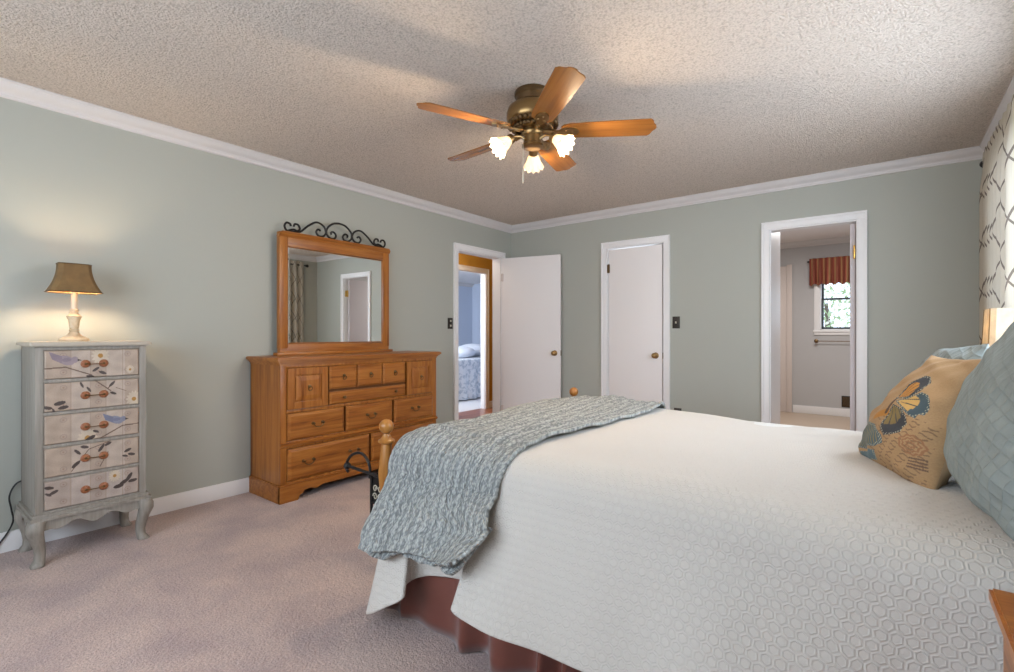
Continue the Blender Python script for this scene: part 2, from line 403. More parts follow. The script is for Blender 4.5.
CP = [(0, 0), (0.070, 0), (0.070, -0.008), (0.062, -0.012), (0.054, -0.026), (0.040, -0.040), (0.022, -0.050), (0.014, -0.062), (0.014, -0.070), (0.010, -0.076), (0, -0.078)]
def crown(name, p0, p1, nrm, label, ext0=0.0, ext1=0.0, h=H):
    """profile swept with mitred ends: each profile point moves inwards by its own projection"""
    p0 = Vector(p0); p1 = Vector(p1); d = (p1-p0).normalized(); nrm = Vector(nrm); n = len(CP)
    vs = [Vector((*(p0+nrm*a+d*(a*ext0)), h+b-0.001)) for a, b in CP]+[Vector((*(p1+nrm*a-d*(a*ext1)), h+b-0.001)) for a, b in CP]
    fs = [(i, (i+1) % n, n+(i+1) % n, n+i) for i in range(n)]+[tuple(reversed(range(n))), tuple(range(n, 2*n))]
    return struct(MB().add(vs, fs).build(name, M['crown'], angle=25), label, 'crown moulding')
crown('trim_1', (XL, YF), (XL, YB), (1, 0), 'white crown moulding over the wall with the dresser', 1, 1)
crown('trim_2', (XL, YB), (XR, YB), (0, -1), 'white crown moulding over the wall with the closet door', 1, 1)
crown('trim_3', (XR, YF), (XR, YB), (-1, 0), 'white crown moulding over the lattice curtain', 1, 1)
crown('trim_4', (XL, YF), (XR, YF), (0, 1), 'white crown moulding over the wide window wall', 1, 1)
def base(name, x0, x1, y0, y1, label, zh=0.105):
    mb = MB().box(x0, x1, y0, y1, 0, zh, b=0.005); return struct(mb.build(name, M['trim']), label, 'baseboard')
base('baseboard_left', XL, XL+0.014, YF, DY0-0.062, 'white baseboard below the wall with the dresser')
mb = MB().box(XL, CX0-0.062, YB-0.014, YB, 0, 0.105, b=0.005).box(CX1+0.062, BX0-0.062, YB-0.014, YB, 0, 0.105, b=0.005).box(BX1+0.062, XR, YB-0.014, YB, 0, 0.105, b=0.005)
struct(mb.build('baseboard_back', M['trim']), 'white baseboard between the closet and the bathroom doorway', 'baseboard')
base('baseboard_right', XR-0.014, XR, YF, YB-0.014, 'white baseboard behind the bed')

def casing(name, axis, pos, sgn, a0, a1, top, label, material=None, wd=0.062, th=0.018, jamb=TH):
    """door casing and jamb lining round an opening a0..a1 in a wall plane at pos; sgn points into the room"""
    mb = MB()
    def bx(u0, u1, n0, n1, z0, z1, b=0.002):
        if axis == 'x': mb.box(u0, u1, n0, n1, z0, z1, b=b)
        else: mb.box(n0, n1, u0, u1, z0, z1, b=b)
    for a, s in ((a0, -1), (a1, 1)):
        lo, hi = (a-wd+0.016, a) if s < 0 else (a, a+wd-0.016)
        bx(lo, hi, pos, pos+sgn*th, 0, top)
        o = (a-wd, a-wd+0.016) if s < 0 else (a+wd-0.016, a+wd)
        bx(o[0], o[1], pos, pos+sgn*(th+0.008), 0, top+wd-0.016)
        bx(a-0.001 if s < 0 else a-0.009, a+0.009 if s < 0 else a+0.001, pos-sgn*jamb, pos-sgn*0.0005, 0, top-0.009, 0)   # jamb
    bx(a0-wd+0.016, a1+wd-0.016, pos, pos+sgn*th, top, top+wd-0.016)
    bx(a0-wd, a1+wd, pos, pos+sgn*(th+0.008), top+wd-0.016, top+wd)
    bx(a0-0.001, a1+0.001, pos-sgn*jamb, pos-sgn*0.0005, top-0.009, top+0.001, 0)
    return struct(mb.build(name, material or M['trim']), label, 'door casing')
casing('trim_5', 'y', XL, 1, DY0, DY1, DH, 'white casing round the hall doorway next to the dresser')
casing('trim_6', 'x', YB, -1, CX0, CX1, DH, 'white casing round the closed closet door')
casing('trim_7', 'x', YB, -1, BX0, BX1, DH, 'white casing round the bathroom doorway')

def knob_mb(r=0.027, L=0.055):
    prof = [(0.001, 0), (0.031, 0), (0.031, 0.004), (0.024, 0.009), (0.011, 0.013), (0.010, L-0.03), (0.018, L-0.026), (r, L-0.013), (r*0.98, L-0.004), (r*0.7, L+0.004), (r*0.3, L+0.006), (0.001, L+0.006)]
    return MB().lathe(prof, n=24)
def hinge_mb(): return MB().box(-0.004, 0.004, -0.016, 0.016, -0.045, 0.045, b=0.001).lathe([(0.006, -0.047), (0.006, 0.047)], (0.003, 0, 0), 10)
# open hall door: hinged at the far jamb, swung in almost against the back wall
def door(name, loc, rz, wd, hgt, label, knobs, hinges, material, kx=0.065, knob_mat='brass', hm=None):
    o = MB().box(0, wd, -0.0175, 0.0175, 0.012, hgt, b=0.003).build(name, material); o.location = loc; o.rotation_euler = (0, 0, rz)
    struct(o, label, 'door')
    for s in knobs:
        M4 = T(wd-kx, s*0.0175, 0.92) @ R('X', -90*s)
        knob_mb().xf(M4).build('door_knob', M[knob_mat], o)
    for z, s in hinges:
        h_ = hinge_mb().xf(T(-0.004 if hm else 0.006, s*0.0185, z) @ R('Z', 90)).build('hinge', M[hm or 'pinktrim'], o)
    MB().box(wd-0.001, wd+0.002, -0.011, 0.011, 0.89, 0.95).build('latch_plate', M['brass'], o)
    return o
door('door_1', (XL+0.032, 4.55, 0), math.radians(12.5), 0.725, 2.025, 'plain white door standing open against the wall, between hall doorway and closet', (-1,), ((0.25, -1), (1.8, -1)), M['white'])
door('door_2', (CX0+0.018, YB-0.004+0.02, 0), 0, CX1-CX0-0.036, 2.02, 'plain white closed closet door with a brass knob', (-1,), ((0.25, -1), (1.825, -1)), M['white'], hm='brassdark')
# bathroom door swung into the bathroom at the right jamb
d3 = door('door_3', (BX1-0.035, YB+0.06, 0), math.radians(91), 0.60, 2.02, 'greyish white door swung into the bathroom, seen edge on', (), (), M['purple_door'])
hb = MB().box(BX1-0.024, BX1-0.016, YB+0.004, YB+0.05, 1.74, 1.84, b=0.001).lathe([(0.007, 1.735), (0.007, 1.845)], (BX1-0.024, YB+0.052, 0), 10)
ho = hb.build('hinge', M['brassbright']); ho.parent = d3; ho.matrix_parent_inverse = (T(BX1-0.035, YB+0.06, 0) @ Matrix.Rotation(math.radians(91), 4, 'Z')).inverted()
ho['label'] = 'bright brass hinge'

# ------------------------------------------------------------------ bathroom beyond
BYB = 8.15; BXL = -1.75; BXR = 0.70
WX0, WX1, W2Z0, W2Z1 = -0.745, -0.10, 1.19, 2.06
mb = MB().box(BXL, WX0, BYB, BYB+TH, 0, H).box(WX1, BXR, BYB, BYB+TH, 0, H).box(WX0, WX1, BYB, BYB+TH, 0, W2Z0).box(WX0, WX1, BYB, BYB+TH, W2Z1, H)
struct(mb.build('wall_bath_far', M['bathwall'], smooth=False), 'grey beige bathroom wall with the valanced window', 'wall')
struct(MB().box(BXL-TH, BXL, YB+TH, BYB+TH, 0, H).build('wall_bath_left', M['bathwall'], smooth=False), 'grey beige side wall of the bathroom', 'wall')
struct(MB().box(BXR, BXR+TH, YB+TH, BYB+TH, 0, H).build('wall_bath_right', M['bathwall'], smooth=False), 'grey beige bathroom wall behind its open door', 'wall')
struct(MB().box(BXL-TH, BXR+TH, YB+TH, BYB+TH, -0.1, -0.001).build('floor_bath', M['bathfloor'], smooth=False), 'tan bathroom floor', 'floor')
struct(MB().box(BXL-TH, BXR+TH, YB+TH, BYB+TH, H+0.02, H+0.12).build('ceiling_bath', M['white'], smooth=False), 'white bathroom ceiling', 'ceiling')
struct(MB().box(BX0-0.10, BX0-0.012, YB+TH, 5.37, 0, H+0.02).build('wall_bath_return', M['trim'], smooth=False), 'white return wall just inside the bathroom doorway', 'wall')
crown('trim_8', (BXL, BYB), (BXR, BYB), (0, -1), 'white crown moulding inside the bathroom', h=H+0.02)
struct(MB().box(-1.08, BXR, BYB-0.014, BYB, 0, 0.11, b=0.005).build('baseboard_bath', M['trim']), 'white baseboard below the bathroom window', 'baseboard')
mb = MB().box(-1.72, -1.09, BYB-0.022, BYB, 0, 2.12, b=0.004)
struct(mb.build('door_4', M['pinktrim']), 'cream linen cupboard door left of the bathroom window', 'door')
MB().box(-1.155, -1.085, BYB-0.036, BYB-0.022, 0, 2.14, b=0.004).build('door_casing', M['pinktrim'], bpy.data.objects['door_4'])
# bathroom window
def window(name, label, axis, pos, sgn, a0, a1, z0, z1, dark=None):
    """root = casing and sill; children: sash, pane"""
    mb = MB(); sash = MB(); pane = MB(); mr = (z0+z1)/2
    def bx(q, u0, u1, n0, n1, zz0, zz1, b=0.003):
        n0, n1 = pos+sgn*n0, pos+sgn*n1
        if axis == 'x': q.box(u0, u1, n0, n1, zz0, zz1, b=b)
        else: q.box(n0, n1, u0, u1, zz0, zz1, b=b)
    c = 0.07
    bx(mb, a0-c, a0, 0, 0.018, z0-c, z1+c); bx(mb, a1, a1+c, 0, 0.018, z0-c, z1+c); bx(mb, a0-c, a1+c, 0, 0.018, z1, z1+c)
    bx(mb, a0-c-0.01, a1+c+0.01, 0, 0.03, z0-0.03, z0); bx(mb, a0-c, a1+c, 0, 0.016, z0-c, z0-0.03)
    for u0, u1 in ((a0, a0+0.012), (a1-0.012, a1)): bx(mb, u0, u1, -TH, 0, z0, z1, 0)
    bx(mb, a0, a1, -TH, 0, z0, z0+0.012, 0); bx(mb, a0, a1, -TH, 0, z1-0.012, z1, 0)
    o = struct(mb.build(name, M['trim']), label, 'window')
    s = 0.028
    for lo, hi, n in ((z0+0.012, mr+0.014, -0.05), (mr-0.014, z1-0.012, -0.075)):
        bx(sash, a0+0.012, a0+0.012+s, n-0.02, n, lo, hi); bx(sash, a1-0.012-s, a1-0.012, n-0.02, n, lo, hi)
        bx(sash, a0+0.012, a1-0.012, n-0.02, n, lo, lo+s); bx(sash, a0+0.012, a1-0.012, n-0.02, n, hi-s, hi)
        bx(pane, a0+0.03, a1-0.03, n-0.012, n-0.009, lo+0.02, hi-0.02, 0)
    sash.build('window_sash', dark or M['trim'], o); pane.build('window_pane', M['pane'], o)
    return o
M['sash_dark'] = mat('dark_sash', (0.05, 0.06, 0.07), 0.5)
window('window_1', 'small bathroom window with dark sashes under a striped valance', 'x', BYB, -1, WX0, WX1, W2Z0, W2Z1, M['sash_dark'])
window('window_2', 'window over the headboard behind the lattice curtains', 'y', XR, -1, WY0, WY1, WZ0, WZ1)
window('window_3', 'unseen window opposite the closet door, made wide for the fill light', 'x', YF, 1, -2.8, -0.3, 0.82, 2.08)
# valance, rod, towel bar, register
rod = empty('curtain_rod', (0, 0, 0), 0, 'thin dark rod above the bathroom window holding the valance', 'curtain rod')
MB().tube([(-0.87, BYB-0.075, 2.15), (0.05, BYB-0.075, 2.15)], 0.007).build('pole', M['iron'], rod)
for x_ in (-0.88, 0.06): MB().ball((x_, BYB-0.075, 2.15), 0.014).build('finial', M['iron'], rod)
for x_ in (-0.85, 0.035): MB().box(x_-0.005, x_+0.005, BYB-0.08, BYB, 2.143, 2.157).build('bracket', M['iron'], rod)
U, V = 140, 16; P = []; UVs = []
for i in range(U):
    u = i/(U-1); row = []; ur = []
    for j in range(V):
        v = j/(V-1); z = 2.19-0.37*v-0.012*math.sin(u*60)*v
        amp = 0.012+0.030*v; row.append((-0.865+0.88*u, BYB-0.088-0.012*(1-abs(2*v-0.22) if v < .2 else .8)+amp*math.sin(u*64+1.5*math.sin(u*9)), z)); ur.append((u, v))
    P.append(row); UVs.append(ur)
vo_ = MB().grid(P, U, V, uvf=UVs).build('window_valance', M['valance'], angle=180)
tag(vo_, 'short gathered valance in rust and gold stripes over the bathroom window', 'valance')
sm = vo_.modifiers.new('s', 'SOLIDIFY'); sm.thickness = 0.003
tb = empty('towel_bar', (0, 0, 0), 0, 'metal towel bar on the bathroom wall below the window', 'towel bar')
MB().tube([(-0.80, BYB-0.06, 1.035), (-0.12, BYB-0.06, 1.035)], 0.0055).build('bar', M['brassdark'], tb)
for x in (-0.79, -0.13):
    MB().lathe([(0.026, 0), (0.026, 0.008), (0.012, 0.014), (0.011, 0.05), (0.018, 0.055), (0.018, 0.075), (0.008, 0.08)], M4=T(x, BYB, 1.035) @ R('X', 90)).build('bracket', M['brassdark'], tb)
vg = empty('wall_register', (0, 0, 0), 0, 'dark vent grille low on the bathroom wall', 'vent grille')
MB().box(-0.495, -0.365, BYB-0.008, BYB, 0.13, 0.285, b=0.002).build('frame', M['switch'], vg)
mb = MB()
for i in range(9): mb.box(-0.483, -0.377, BYB-0.014, BYB-0.008, 0.145+i*0.0145, 0.152+i*0.0145)
mb.build('louvre', M['brassdark'], vg)

# greenery outside the bathroom window
def tree(loc, r, hgt, label, n, mats, seed):
    rnd = random.Random(seed)
    t = empty('garden_tree', loc, 0, label, 'tree')
    MB().tube([(0, 0, 0), (0.05, 0.02, hgt*0.5), (0, 0, hgt*0.9)], [0.09, 0.07, 0.03]).build('trunk', M['bark'], t)
    mb = MB()
    for i in range(n):
        while True:
            q = Vector((rnd.uniform(-1, 1), rnd.uniform(-1, 1), rnd.uniform(-1, 1)))
            if q.length < 1: break
        q = Vector((q.x*r, q.y*r, hgt*0.75+q.z*hgt*0.5)); s = rnd.uniform(0.03, 0.065)
        E = Euler((rnd.uniform(0, 6), rnd.uniform(0, 6), rnd.uniform(0, 6))).to_matrix()
        lf = [Vector(a)*s for a in ((-1, 0, 0), (-0.3, 0.45, 0.05), (0.5, 0.35, 0), (1, 0, -.1), (0.5, -0.35, 0), (-0.3, -0.45, 0.05))]
        mb.add([q+E @ a for a in lf], [(0, 1, 2, 3, 4, 5)], rnd.randint(0, 1))
    f = mb.build('foliage', mats, t, smooth=False)
    return t
tree((-0.9, 10.9, 0), 1.0, 1.9, 'leafy tree outside the bathroom window', 1500, [M['leafA'], M['leafB']], 3)

# ------------------------------------------------------------------ hall and far bedroom
HX = -4.82
FY0, FY1 = 4.80, 5.67
mb = MB().box(HX-0.08, HX, 2.2, FY0, 0, H).box(HX-0.08, HX, FY1, 7.2, 0, H).box(HX-0.08, HX, FY0, FY1, DH+0.01, H)
struct(mb.build('wall_hall_far', M['mustard'], smooth=False), 'mustard yellow hall wall with a second doorway', 'wall')
struct(MB().box(XL-TH-0.012, XL-TH, 2.2, DY0-0.07, 0, H).box(XL-TH-0.012, XL-TH, DY1+0.07, 7.2, 0, H).box(XL-TH-0.012, XL-TH, DY0-0.07, DY1+0.07, DH+0.07, H).build('wall_hall_near', M['mustard'], smooth=False), 'mustard yellow hall side of the bedroom wall', 'wall')
struct(MB().box(HX, XL-TH, 7.2, 7.3, 0, H).box(HX, XL-TH, 2.1, 2.2, 0, H).build('wall_hall_ends', M['mustard'], smooth=False), 'mustard yellow walls closing the hall', 'wall')
struct(MB().box(HX-0.08, XL-TH, 2.1, 7.3, -0.1, -0.001).build('floor_hall', M['hardwood'], smooth=False), 'reddish hardwood floor of the hall', 'floor')
struct(MB().box(HX-0.08, XL-TH, 2.1, 7.3, H, H+0.1).build('ceiling_hall', M['white'], smooth=False), 'white ceiling of the hall', 'ceiling')
casing('trim_9', 'y', HX, 1, FY0, FY1, DH+0.01, 'white casing round the second doorway across the hall', wd=0.07, jamb=0.08)
struct(MB().box(HX, HX+0.014, FY1+0.07, 7.2, 0, 0.105, b=0.004).build('baseboard_hall', M['trim']), 'white baseboard on the mustard wall', 'baseboard')
RX = -8.6
mb = MB().box(RX-TH, RX, 2.6, 9.6, 0, H).box(RX, HX-0.08, 9.6, 9.7, 0, H).box(RX, HX-0.08, 2.5, 2.6, 0, H)
struct(mb.build('wall_far_bedroom', M['bluewall'], smooth=False), 'pale blue walls of the bedroom across the hall', 'wall')
struct(MB().box(RX-TH, HX-0.08, 2.5, 9.7, -0.1, -0.001).build('floor_far_bedroom', M['carpet2'], smooth=False), 'pale carpet of the bedroom across the hall', 'carpet')
struct(MB().box(RX-TH, HX-0.08, 2.5, 9.7, H, H+0.1).build('ceiling_far_bedroom', M['white'], smooth=False), 'white ceiling of the bedroom across the hall', 'ceiling')
struct(MB().box(HX-0.08-0.012, HX-0.08, 2.6, FY0-0.07, 0, H).box(HX-0.08-0.012, HX-0.08, FY1+0.07, 9.6, 0, H).build('wall_far_bedroom_near', M['bluewall'], smooth=False), 'blue side of the wall across the hall', 'wall')
crown('trim_10', (RX, 2.6), (RX, 9.6), (1, 0), 'white crown moulding in the blue bedroom')
# the bed in there
fb = empty('daybed', (-6.45, 6.9, 0), 0, 'bed with white and blue linens seen through the hall doorway', 'bed')
MB().box(-0.75, 0.75, -0.95, 0.95, 0.30, 0.62, b=0.07).build('mattress', M['whitelinen'], fb)
U, V = 90, 14; P = []
for i in range(U):
    t = i/(U-1); row = []
    per = t*3.5; 
    if per < 1.55: bx_, by_, nx, ny = -0.78+per, -0.98, 0, -1
    else: bx_, by_, nx, ny = 0.78, -0.98+(per-1.55), 1, 0
    for j in range(V):
        v = j/(V-1); a = 0.008+0.03*v
        q = a*math.sin(per*26)
        row.append((bx_+nx*q+0.02*nx*v, by_+ny*q-0.02*abs(ny)*v, 0.62-0.60*v))
    P.append(row)
MB().grid(P, U, V).build('dust_ruffle', M['bluelinen'], fb, angle=180)
MB().box(-0.80, 0.80, -1.0, 0.98, 0.58, 0.70, b=0.05).build('coverlet', M['bluelinen'], fb)
mb = MB()
for (cx, cy, cz, s) in ((-0.2, -0.5, 0.80, .3), (0.3, -0.35, 0.80, .27), (0.05, 0.25, 0.82, .3)): mb.ball((cx, cy, cz), s, 14, 0, 0.42)
mb.build('pillows', M['whitelinen'], fb)
MB().tube([(0.86, -1.03, 0.3), (0.87, -1.03, 0.70), (0.86, -1.08, 0.85), (0.84, -1.15, 0.93), (0.86, -1.18, 0.97)], 0.016).ball((0.86, -1.18, 0.97), 0.028).tube([(0.86, -1.03, 0), (0.86, -1.03, 0.3)], 0.018).build('bedpost', M['iron'], fb)

# ------------------------------------------------------------------ switches and outlet
def switch(loc, rz, label, n, name='light_switch', group=None, wdt=0.072, outlet=False):
    t = empty(name, loc, rz, label, 'outlet' if outlet else 'light switch', group)
    MB().box(-wdt/2, wdt/2, -0.006, 0, -0.058, 0.058, b=0.003).build('cover_plate', M['switch'], t)
    if outlet:
        for z in (-0.02, 0.02): MB().box(-0.016, 0.016, -0.008, -0.006, z-0.013, z+0.013, b=0.001).build('socket', M['black'], t)
    else:
        for i in range(n):
            x = 0 if n == 1 else (i-0.5)*0.0
            z = 0 if n == 1 else (i-0.5)*0.05
            MB().box(x-0.006, x+0.006, -0.017, -0.005, z-0.010, z+0.010, b=0.002).build('toggle', M['ivory'], t)
    return t
switch((-1.615, YB, 1.246), 0, 'dark bronze switch plate right of the closet door', 1)
switch((XL, 3.70, 1.246), math.radians(90), 'dark switch plate with two ivory toggles beside the hall doorway', 2)
switch((-1.60, YB, 0.36), 0, 'dark outlet low on the wall right of the closet, over the bed edge', 1, 'wall_outlet', outlet=True)

# ------------------------------------------------------------------ tall painted chest
ch = empty('chest_of_drawers', (XL+0.02, 0.697, 0), 0, 'narrow tall grey painted chest with five bird-print drawers and curved legs', 'chest')
# local: x 0..0.365 depth, y -0.22..0.22
D, HW, Z0, Z1 = 0.355, 0.225, 0.245, 1.07
mb = MB()
mb.box(0, D-0.02, -HW, -HW+0.018, Z0, Z1, b=0.002).box(0, D-0.02, HW-0.018, HW, Z0, Z1, b=0.002).box(0, 0.01, -HW, HW, Z0, Z1)
mb.box(D-0.02, D, -HW, -HW+0.032, Z0, Z1, b=0.003).box(D-0.02, D, HW-0.032, HW, Z0, Z1, b=0.003)
dh = (Z1-Z0-0.02)/5
for i in range(6): z = Z0+0.012+i*dh; mb.box(D-0.02, D-0.002, -HW+0.03, HW-0.03, z-0.008, z+0.008, b=0.002)
mb.box(0.01, D-0.02, -HW+0.018, HW-0.018, Z0, Z0+0.015)
mb.build('carcass', M['chest'], ch)
def rrect(hx0, hx1, hy, b, n=5):
    pts = []
    for cx, cy, a0 in ((hx1-b, hy-b, 0), (hx0+b, hy-b, 90), (hx0+b, -hy+b, 180), (hx1-b, -hy+b, 270)):
        for i in range(n+1):
            a = math.radians(a0+90*i/n); pts.append((cx+b*math.cos(a), cy+b*math.sin(a)))
    return pts
mb = MB()
prev = None
for (e, z0, z1) in ((0.008, Z1, Z1+0.006), (0.022, Z1+0.006, Z1+0.020), (0.016, Z1+0.020, Z1+0.025)):
    mb.prism(rrect(-0.0, D+e, HW+e, 0.008), 'z', z0, z1)
mb.build('top', M['chesttop'], ch)
# base moulding, shaped apron and cabriole legs
mb = MB()
mb.prism(rrect(-0.002, D+0.012, HW+0.012, 0.006), 'z', Z0-0.006, Z0+0.010)
mb.prism(rrect(-0.002, D+0.020, HW+0.020, 0.006), 'z', Z0-0.022, Z0-0.006)
mb.build('base_moulding', M['chest'], ch)
def apron(half, z0, drop):
    n = 48; top = [(-half, z0), (half, z0)]; pts = []
    for i in range(n+1):
        t = -1+2*i/n; a = abs(t)
        d_ = 0.030+0.016*math.cos(a*PI*3)*(1-a*0.3)+(0.030*max(0, a-0.78)/0.22 if a > 0.78 else 0)
        pts.append((t*half, z0-d_-drop))
    return list(reversed(pts))+top
mb = MB(); mb.prism(apron(HW-0.01, Z0-0.02, 0.012), 'x', D-0.004, D+0.010)
for sy in (-1, 1):
    mb.prism([(a*0+D/2+a*(D/2-0.02)/(HW-0.01), b) for a, b in apron(HW-0.01, Z0-0.02, 0.012)], 'y', sy*(HW-0.004), sy*(HW+0.010))
mb.build('apron', M['chest'], ch)
def cab_leg(cx, cy, dx, dy):
    """cabriole leg: square section following an S curve outwards along (dx,dy)"""
    prof = [(0.225, 0.008, 0.030), (0.20, 0.016, 0.031), (0.17, 0.018, 0.029), (0.13, 0.008, 0.024), (0.09, 0.0, 0.021), (0.055, -0.003, 0.019), (0.03, -0.001, 0.019), (0.018, 0.004, 0.022), (0.006, 0.008, 0.025), (0.0, 0.008, 0.023)]
    vs = []; fs = []; n = 12
    for z, off, r in prof:
        for i in range(n):
            a = 2*PI*i/n; c_, s_ = math.cos(a), math.sin(a)
            rr = 1.28*r/max(abs(c_)**4+abs(s_)**4, 1e-6)**0.25
            vs.append((cx+dx*off+rr*c_*0.85, cy+dy*off+rr*s_*0.85, z))
    for j in range(len(prof)-1):
        for i in range(n): fs.append((j*n+i, j*n+(i+1) % n, (j+1)*n+(i+1) % n, (j+1)*n+i))
    fs.append(tuple(range(n))); fs.append(tuple((len(prof)-1)*n+i for i in range(n)))
    return MB().add(vs, fs)
for cx, cy, dx, dy in ((D-0.018, -HW+0.018, 1, -1), (D-0.018, HW-0.018, 1, 1), (0.04, -HW+0.018, 0, -1), (0.04, HW-0.018, 0, 1)):
    cab_leg(cx, cy, dx, dy).build('leg', M['chest'], ch, angle=60)
# drawer fronts, painted
DW = 2*(HW-0.034)
def ell(X, Y, cx, cy, a, b, ang=0):
    c, s = math.cos(math.radians(ang)), math.sin(math.radians(ang)); u = (X-cx)*c+(Y-cy)*s; v = -(X-cx)*s+(Y-cy)*c
    return (u/a)**2+(v/b)**2 < 1
def seg(X, Y, x0, y0, x1, y1, w_):
    d = np.array([x1-x0, y1-y0]); L2 = (d**2).sum(); t = np.clip(((X-x0)*d[0]+(Y-y0)*d[1])/L2, 0, 1)
    return np.hypot(X-x0-t*d[0], Y-y0-t*d[1]) < w_
def poly(X, Y, pts):
    ins = np.zeros(X.shape, bool); n = len(pts)
    for i in range(n):
        x0, y0 = pts[i]; x1, y1 = pts[(i+1) % n]
        if y0 == y1: continue
        c = ((y0 > Y) != (y1 > Y)) & (X < (x1-x0)*(Y-y0)/(y1-y0)+x0); ins ^= c
    return ins
def paint_drawer(k_, X, Y):
    """X in 0..3.4 (left to right), Y in 0..1 downwards, in drawer heights"""
    col = np.zeros(X.shape+(3,)); col[:] = (0.50, 0.41, 0.33)
    rng = np.random.RandomState(k_)
    band = ((X > 0.9) & (X < 1.55)) | ((X > 2.15) & (X < 2.85)); col[band] = (0.56, 0.48, 0.41)
    if k_ == 4: col[:] = col*0.9+np.array((0.03, 0.04, 0.06))
    for bx_ in (0.62, 1.85, 2.95):
        for r_ in (0.18, 0.78):
            col[ell(X, Y, bx_, r_, 0.13, 0.10) & ~ell(X, Y, bx_, r_, 0.09, 0.06)] = (0.42, 0.34, 0.29)
            col[ell(X, Y, bx_, r_, 0.035, 0.03)] = (0.38, 0.27, 0.22)
    for bx_ in (0.85, 1.55, 2.12, 2.75): col[np.abs(X-bx_) < 0.012] = (0.43, 0.35, 0.29)
    dk, br = (0.075, 0.055, 0.05), (0.16, 0.10, 0.07)
    def leaf(x, y, a, ang, c=dk): col[ell(X, Y, x, y, a, a*0.36, ang)] = c
    def daisy(x, y, r):
        for i in range(14): col[ell(X, Y, x+r*0.6*math.cos(i*0.449), y+r*0.6*math.sin(i*0.449), r*0.45, r*0.17, math.degrees(i*0.449))] = (0.66, 0.58, 0.46)
        col[ell(X, Y, x, y, r*0.3, r*0.26)] = (0.45, 0.24, 0.05)
    def bird(x, y, s, c1, c2, flip):
        def Q(dx): return x+(-dx if flip else dx)*s
        col[ell(X, Y, x, y, 0.30*s, 0.17*s, 18 if not flip else -18)] = c1
        col[poly(X, Y, [(Q(-0.15), y-0.16*s), (Q(-0.62), y-0.34*s), (Q(-0.50), y-0.05*s), (Q(-0.15), y+0.12*s)])] = c2
        col[ell(X, Y, Q(0.30), y-0.02*s, 0.13*s, 0.12*s)] = c1
        col[poly(X, Y, [(Q(0.40), y-0.06*s), (Q(0.56), y+0.01*s), (Q(0.40), y+0.04*s)])] = dk
        col[ell(X, Y, x, y-0.02*s, 0.17*s, 0.07*s)] = c2
    if k_ == 0:
        col[seg(X, Y, 0, 0.63, 0.7, 0.60, 0.022) | seg(X, Y, 0.7, 0.60, 1.6, 0.92, 0.02)] = br
        bird(0.72, 0.36, 0.95, (0.36, 0.30, 0.34), (0.29, 0.24, 0.29), False)
        daisy(1.92, 0.22, 0.32); leaf(1.75, 0.72, 0.14, -30); leaf(2.0, 0.85, 0.15, 20); daisy(3.05, 0.78, 0.16); leaf(1.55, 0.97, 0.15, 10)
    if k_ == 1:
        col[seg(X, Y, 1.75, 0, 2.3, 0.4, 0.02) | seg(X, Y, 2.2, 0.3, 2.45, 0.05, 0.018) | seg(X, Y, 2.5, 0.3, 2.9, 0.45, 0.01)] = br
        for q in ((1.25, 0.12, .12, 60), (1.5, 0.3, .12, 50), (2.35, 0.15, .14, -40), (2.4, 0.5, .13, 20), (0.1, 0.85, .16, 10), (0.5, 0.72, .2, -10), (0.62, 0.88, .18, -8), (0.3, 0.97, .1, 60)): leaf(*q)
        daisy(3.2, 0.78, 0.30)
    if k_ == 2:
        col[seg(X, Y, 1.9, 1.0, 2.75, 0.62, 0.02) | seg(X, Y, 2.75, 0.62, 3.4, 0.60, 0.02)] = br
        bird(2.52, 0.38, 0.85, (0.27, 0.29, 0.38), (0.20, 0.22, 0.32), False)
        daisy(1.45, 0.92, 0.34); leaf(1.75, 0.72, .12, 20); leaf(1.55, 0.95, .2, -25)
    if k_ == 3:
        col[seg(X, Y, 0.9, 0.9, 1.5, 0.2, 0.015) | seg(X, Y, 1.5, 0.2, 2.3, 0.0, 0.015) | seg(X, Y, 1.9, .9, 2.2, .4, .015)] = br
        for q in ((1.1, 0.25, .15, 40), (1.05, 0.68, .18, -35), (1.35, 0.1, .15, 10), (1.95, 0.22, .17, -50), (2.2, 0.1, .14, -20), (2.95, 0.45, .15, -20), (3.1, 0.62, .15, 10), (2.85, 0.65, .12, 15)): leaf(*q)
    if k_ == 4:
        for q in ((0.15, 0.22, .16, 10), (0.3, 0.4, .16, -20), (0.12, 0.45, .12, 30), (2.6, 0.62, .2, -5), (2.8, 0.5, .2, -25), (3.0, 0.35, .2, -50), (3.15, 0.5, .18, -5)): leaf(*q)
        daisy(2.45, 0.2, 0.22)
    col *= (0.93+0.14*rng.rand(*X.shape))[..., None]*np.array((0.80, 0.75, 0.72))
    col *= (1+0.09*np.sin(X*7+k_*2+2*np.sin(Y*5))*np.sin(Y*9+X*3))[..., None]
    return col
